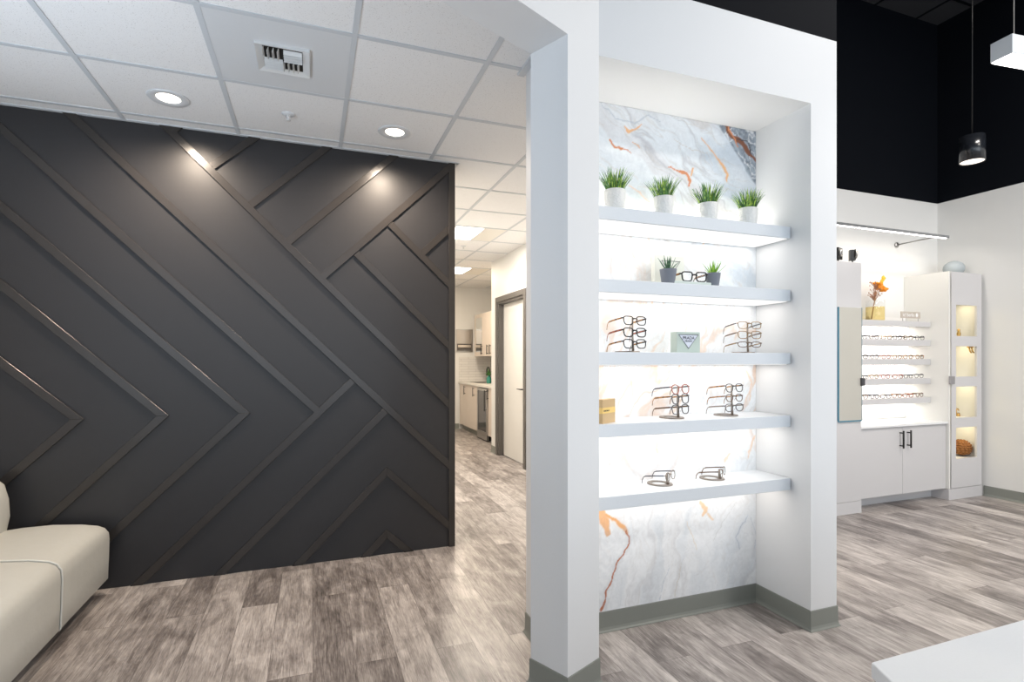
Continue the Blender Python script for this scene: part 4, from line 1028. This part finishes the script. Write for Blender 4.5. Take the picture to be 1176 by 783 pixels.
# pebble vase on top
sv = MB().sphere((0, 0, .065), .088, .09, .075, 32, 18).build('pebble_vase', P('blue_grey_stone', (.36, .40, .42), .6)); sv.location = (6.045, 3.50, ZT-.0); sv.location.z = ZT+.009
tag(sv, 'rounded blue grey stone vase on top of the display cabinet', 'vase')
# spot ornaments on pillar cabinet
for (px, lab, rz, fl) in ((962.5, 'small black lamp head on top of the mirror cabinet, nearer the column', R(20), 0), (979, 'small black tilted lamp head with ring on top of the mirror cabinet, nearer the vase', R(-35), 1)):
    q = PY(px, 293, 3.40); o = empty('lamp_head', (q.x, 3.40, ZP), rz, lab, 'lamp', 'black lamp heads on the cabinet')
    MB().lathe([(1e-4, .0005), (.028, .0005), (.028, .006), (.006, .010), (.006, .03), (1e-4, .03)], n=20).build('foot', M_darkm, o)
    if fl: MB().box(-.025, .02, -.02, .02, .03, .125).build('housing', M_darkm, o); MB().tube([(.022+.0*t, -.005+.036*math.cos(t), .088+.036*math.sin(t)) for t in np.linspace(0, 6.28, 20)[:-1]], .009, 8, closed=True).build('ring', M_metal, o)
    else: MB().box(-.045, .045, -.02, .03, .03, .13).build('housing', M_darkm, o); MB().tube([(.022*math.cos(t), -.024, .082+.022*math.sin(t)) for t in np.linspace(0, 6.28, 20)[:-1]], .008, 8, closed=True).build('ring', M_metal, o)
# vase with dried flowers
vx = PY(1005, 360, 3.60).x; zv = rs[0][0]
o = empty('flower_vase', (vx, 3.60, zv), 0, 'clear glass vase with amber liquid and dried orange flowers', 'vase')
rv = .082; hv = .20
M_glass = M_lens.copy(); M_glass.name = 'vase_glass'; M_glass.node_tree.nodes['Transparent BSDF'].inputs[0].default_value = (.99, .99, .985, 1)
MB().lathe([(1e-4, .0005), (rv*.95, .0005), (rv, .004), (rv, hv), (rv-.004, hv), (rv-.004, .008), (1e-4, .008)], n=40).build('glass', M_glass, o)
M_amber = M_lens.copy(); M_amber.name = 'amber_liquid'
M_amber.node_tree.nodes['Transparent BSDF'].inputs[0].default_value = (1, .90, .60, 1)
MB().lathe([(1e-4, .009), (rv-.005, .009), (rv-.005, .135), (1e-4, .135)], n=36).build('liquid', M_amber, o)
M_twig = P('dried_twig', (.34, .20, .10), .8); M_org = P('orange_petals', (.90, .32, .02), .6); M_yel = P('yellow_plume', (.90, .52, .06), .7)
st = MB(); st.tube([(-.05, 0, .02), (-.01, 0, .18), (.01, -.005, .28)], .005, 6).tube([(-.01, 0, .18), (.05, 0, .27), (.10, 0, .36)], .003, 6); st.build('stem', M_twig, o)
tw = MB(); rnd = random.Random(4)
for k in range(60):
    t = rnd.random(); b0 = Vector((-.012+.02*t, 0, .19+.14*t)); dr_ = Vector((rnd.uniform(-1, .9), rnd.uniform(-.6, .6), rnd.uniform(.3, 1.2))).normalized()*rnd.uniform(.03, .085)
    tw.tube([b0, b0+dr_*.6, b0+dr_+Vector((0, 0, .008))], .0017, 5); tw.sphere(b0+dr_, .004, .004, .005, 6, 4)
tw.build('twigs', P('dried_sprig', (.40, .20, .12), .8), o)
fl = MB()
for k in range(60):
    a_ = rnd.uniform(0, 6.28); rr = math.sqrt(rnd.random()); fl.sphere((.065+.075*rr*math.cos(a_), rnd.uniform(-.03, .03), .335-.12*(rr*math.cos(a_))*.25+.028*rr*math.sin(a_)), .014, .012, .011, 8, 5)
fl.build('orange_flowers', M_org, o)
fl = MB()
for k in range(18): t = k/17; fl.sphere((.09+.035*t+rnd.uniform(-.008, .008), rnd.uniform(-.01, .01), .36+.075*t), .011*(1-.4*t), .011, .012, 8, 5)
fl.build('yellow_plume', M_yel, o)
# brand sign on little legs
a, b = PY(1034.5, 358.2, 3.52), PY(1056.5, 364.5, 3.52)
scx = (a.x+b.x)/2; sw = b.x-a.x; o = empty('shelf_sign', (scx, 3.52, zv), 0, 'small beige sign on two legs at the right of the top showroom shelf', 'sign')
zs0, zs1 = .033, .095
box(-sw/2, sw/2, -.004, .004, zs0, zs1).build('sign_board', P('beige_metal', (.50, .44, .38), .4), o, bevel=.001, seg=1)
MB().tube([(-sw*.4, 0, .0005), (-sw*.4, 0, zs0+.002)], .003, 6).tube([(sw*.4, 0, .0005), (sw*.4, 0, zs0+.002)], .003, 6).build('sign_legs', M_metal, o)
M_signw = P('white_lettering', (.85, .85, .85), .5)
text_part('ic! berlin', .047, M_signw, o, (-.03, -.0045, (zs0+zs1)/2-.002))
MB().prismY([(sw*.31+.019*math.cos(t)*(1 if k % 2 else .72), (zs0+zs1)/2+.022*math.sin(t)*(1 if k % 2 else .72)) for k, t in enumerate(np.linspace(0, 6.2832, 13)[:-1])], -.0058, -.0038).build('emblem', M_signw, o)
# light rail
ry = 3.367; rz_ = 2.503; xr1 = 5.725
o = empty('light_rail', (4.6, ry, rz_), 0, 'slim linear light rail on wall arms above the showroom shelves', 'light')
box(-.9, xr1-4.6, -.014, .014, -.002, .022).build('housing', P('aluminium', (.45, .46, .48), .3, metal=.9), o)
for xa, xb in ((-.9, -.115), (-.085, xr1-4.6-.03)): box(xa, xb, -.009, .009, -.0065, -.0015).build('tube_light', P('rail_led', (1, 1, 1), .5, emit=(1, .96, .9), es=5), o)
for bx in (5.554, 4.30):
    MB().tube([(bx-4.6, 0, .0), (bx-4.6, YF-ry-.012, -.004)], .006, 8).build('arm', M_metal, o)
    MB().tube([(bx-4.6, YF-ry-.014, -.004), (bx-4.6, YF-ry-.001, -.004)], .026, 16).build('bracket', M_metal, o)
area('rail_glow', (5.0, ry, rz_-.02), (R(15), 0, 0), 1.8, .03, 4.5, (1, .92, .82))
# cylinder pendant
pc = CAM+ray(1116.5, 171)*4.0; zb_ = 2.812; zt_ = 3.0
o = empty('cylinder_pendant', (pc.x, pc.y, zb_), 0, 'black cylinder pendant lamp hanging in front of the black wall', 'pendant lamp')
MB().lathe([(.072, 0), (.077, 0), (.077, zt_-zb_), (1e-4, zt_-zb_+.001), (1e-4, zt_-zb_-.004), (.072, zt_-zb_-.005), (.072, .0)], n=48).build('shade', P('black_gloss', (.012, .014, .018), .22, spec=.7), o)
MB().lathe([(1e-4, .003), (.071, .003), (.071, .010), (1e-4, .010)], n=40).build('lamp_lens', P('pendant_lens', (1, 1, 1), .5, emit=(1, .88, .74), es=1.6), o)
MB().tube([(0, 0, zt_-zb_), (0, 0, ZB-zb_-.001)], .004, 6).build('cord', M_darkm, o)
# linear pendant
dpt = 2.8; q = CAM+ray(1137.3, 73.5)*dpt
fwd = Vector((_s, _c, 0)); rt = Vector((_c, -_s, 0)); th = math.atan(-158/615)
d1 = (fwd*math.cos(th)+rt*math.sin(th)).normalized(); d2 = Vector((d1.y, -d1.x, 0))
rzp = math.atan2(d2.y, d2.x)
o = empty('linear_pendant', (q.x, q.y, q.z), rzp, 'white rectangular linear pendant lamp with glowing underside at the upper right', 'pendant lamp')
box(0, 1.2, -.10, 0, .004, .102).build('housing', P('white_aluminium', (.70, .73, .76), .4), o, bevel=.001, seg=1)
box(.004, 1.196, -.096, -.004, -.001, .0045).build('diffuser_lens', P('linear_lens', (1, 1, 1), .5, emit=(1, .96, .92), es=5), o)
for cx_ in (.09, 1.1): MB().tube([(cx_, -.05, .10), (cx_, -.05, ZB-q.z-.001)], .0022, 6).build('cord', M_metal, o)
cc = Vector(q)+d2*.6-d1*.05
lo = area('linear_glow', (cc.x, cc.y, q.z-.01), (0, 0, rzp), 1.1, .08, 18, (1, .95, .9))
# unseen overhead fills added to brighten the showroom and its floor
area('showroom_fill', (4.4, .6, 4.8), (0, 0, 0), 1.2, .6, 95, (1, .95, .90))
area('showroom_fill', (4.6, -1.8, 4.8), (0, 0, 0), 1.2, .6, 120, (1, .93, .86))

# desk corner, bottom right
o = empty('reception_desk', (1.6, .35, 0), 0, 'white desk top cutting into the lower right corner', 'desk')
a = Pz(1000.3, 760, .76); e2 = Pz(1024, 783, .76); dv = (e2-a); dv = dv.normalized()
c0 = (a.x, a.y); c1 = (a.x+dv.x*.42, a.y+dv.y*.42)
poly = [c0, (2.7, a.y), (2.7, c1[1]), c1]
M_desk = P('white_solid_surface', (.80, .83, .86), .3)
MB().prism([(x-1.6, y-.35) for x, y in poly], .73, .76).build('desk_top', M_desk, o, bevel=.003)
ins = [(a.x+.12, a.y-.05), (2.66, a.y-.05), (2.66, c1[1]+.05), (c1[0]+.14, c1[1]+.05)]
MB().prism([(x-1.6, y-.35) for x, y in ins], .0, .7295).build('desk_body', M_desk, o)
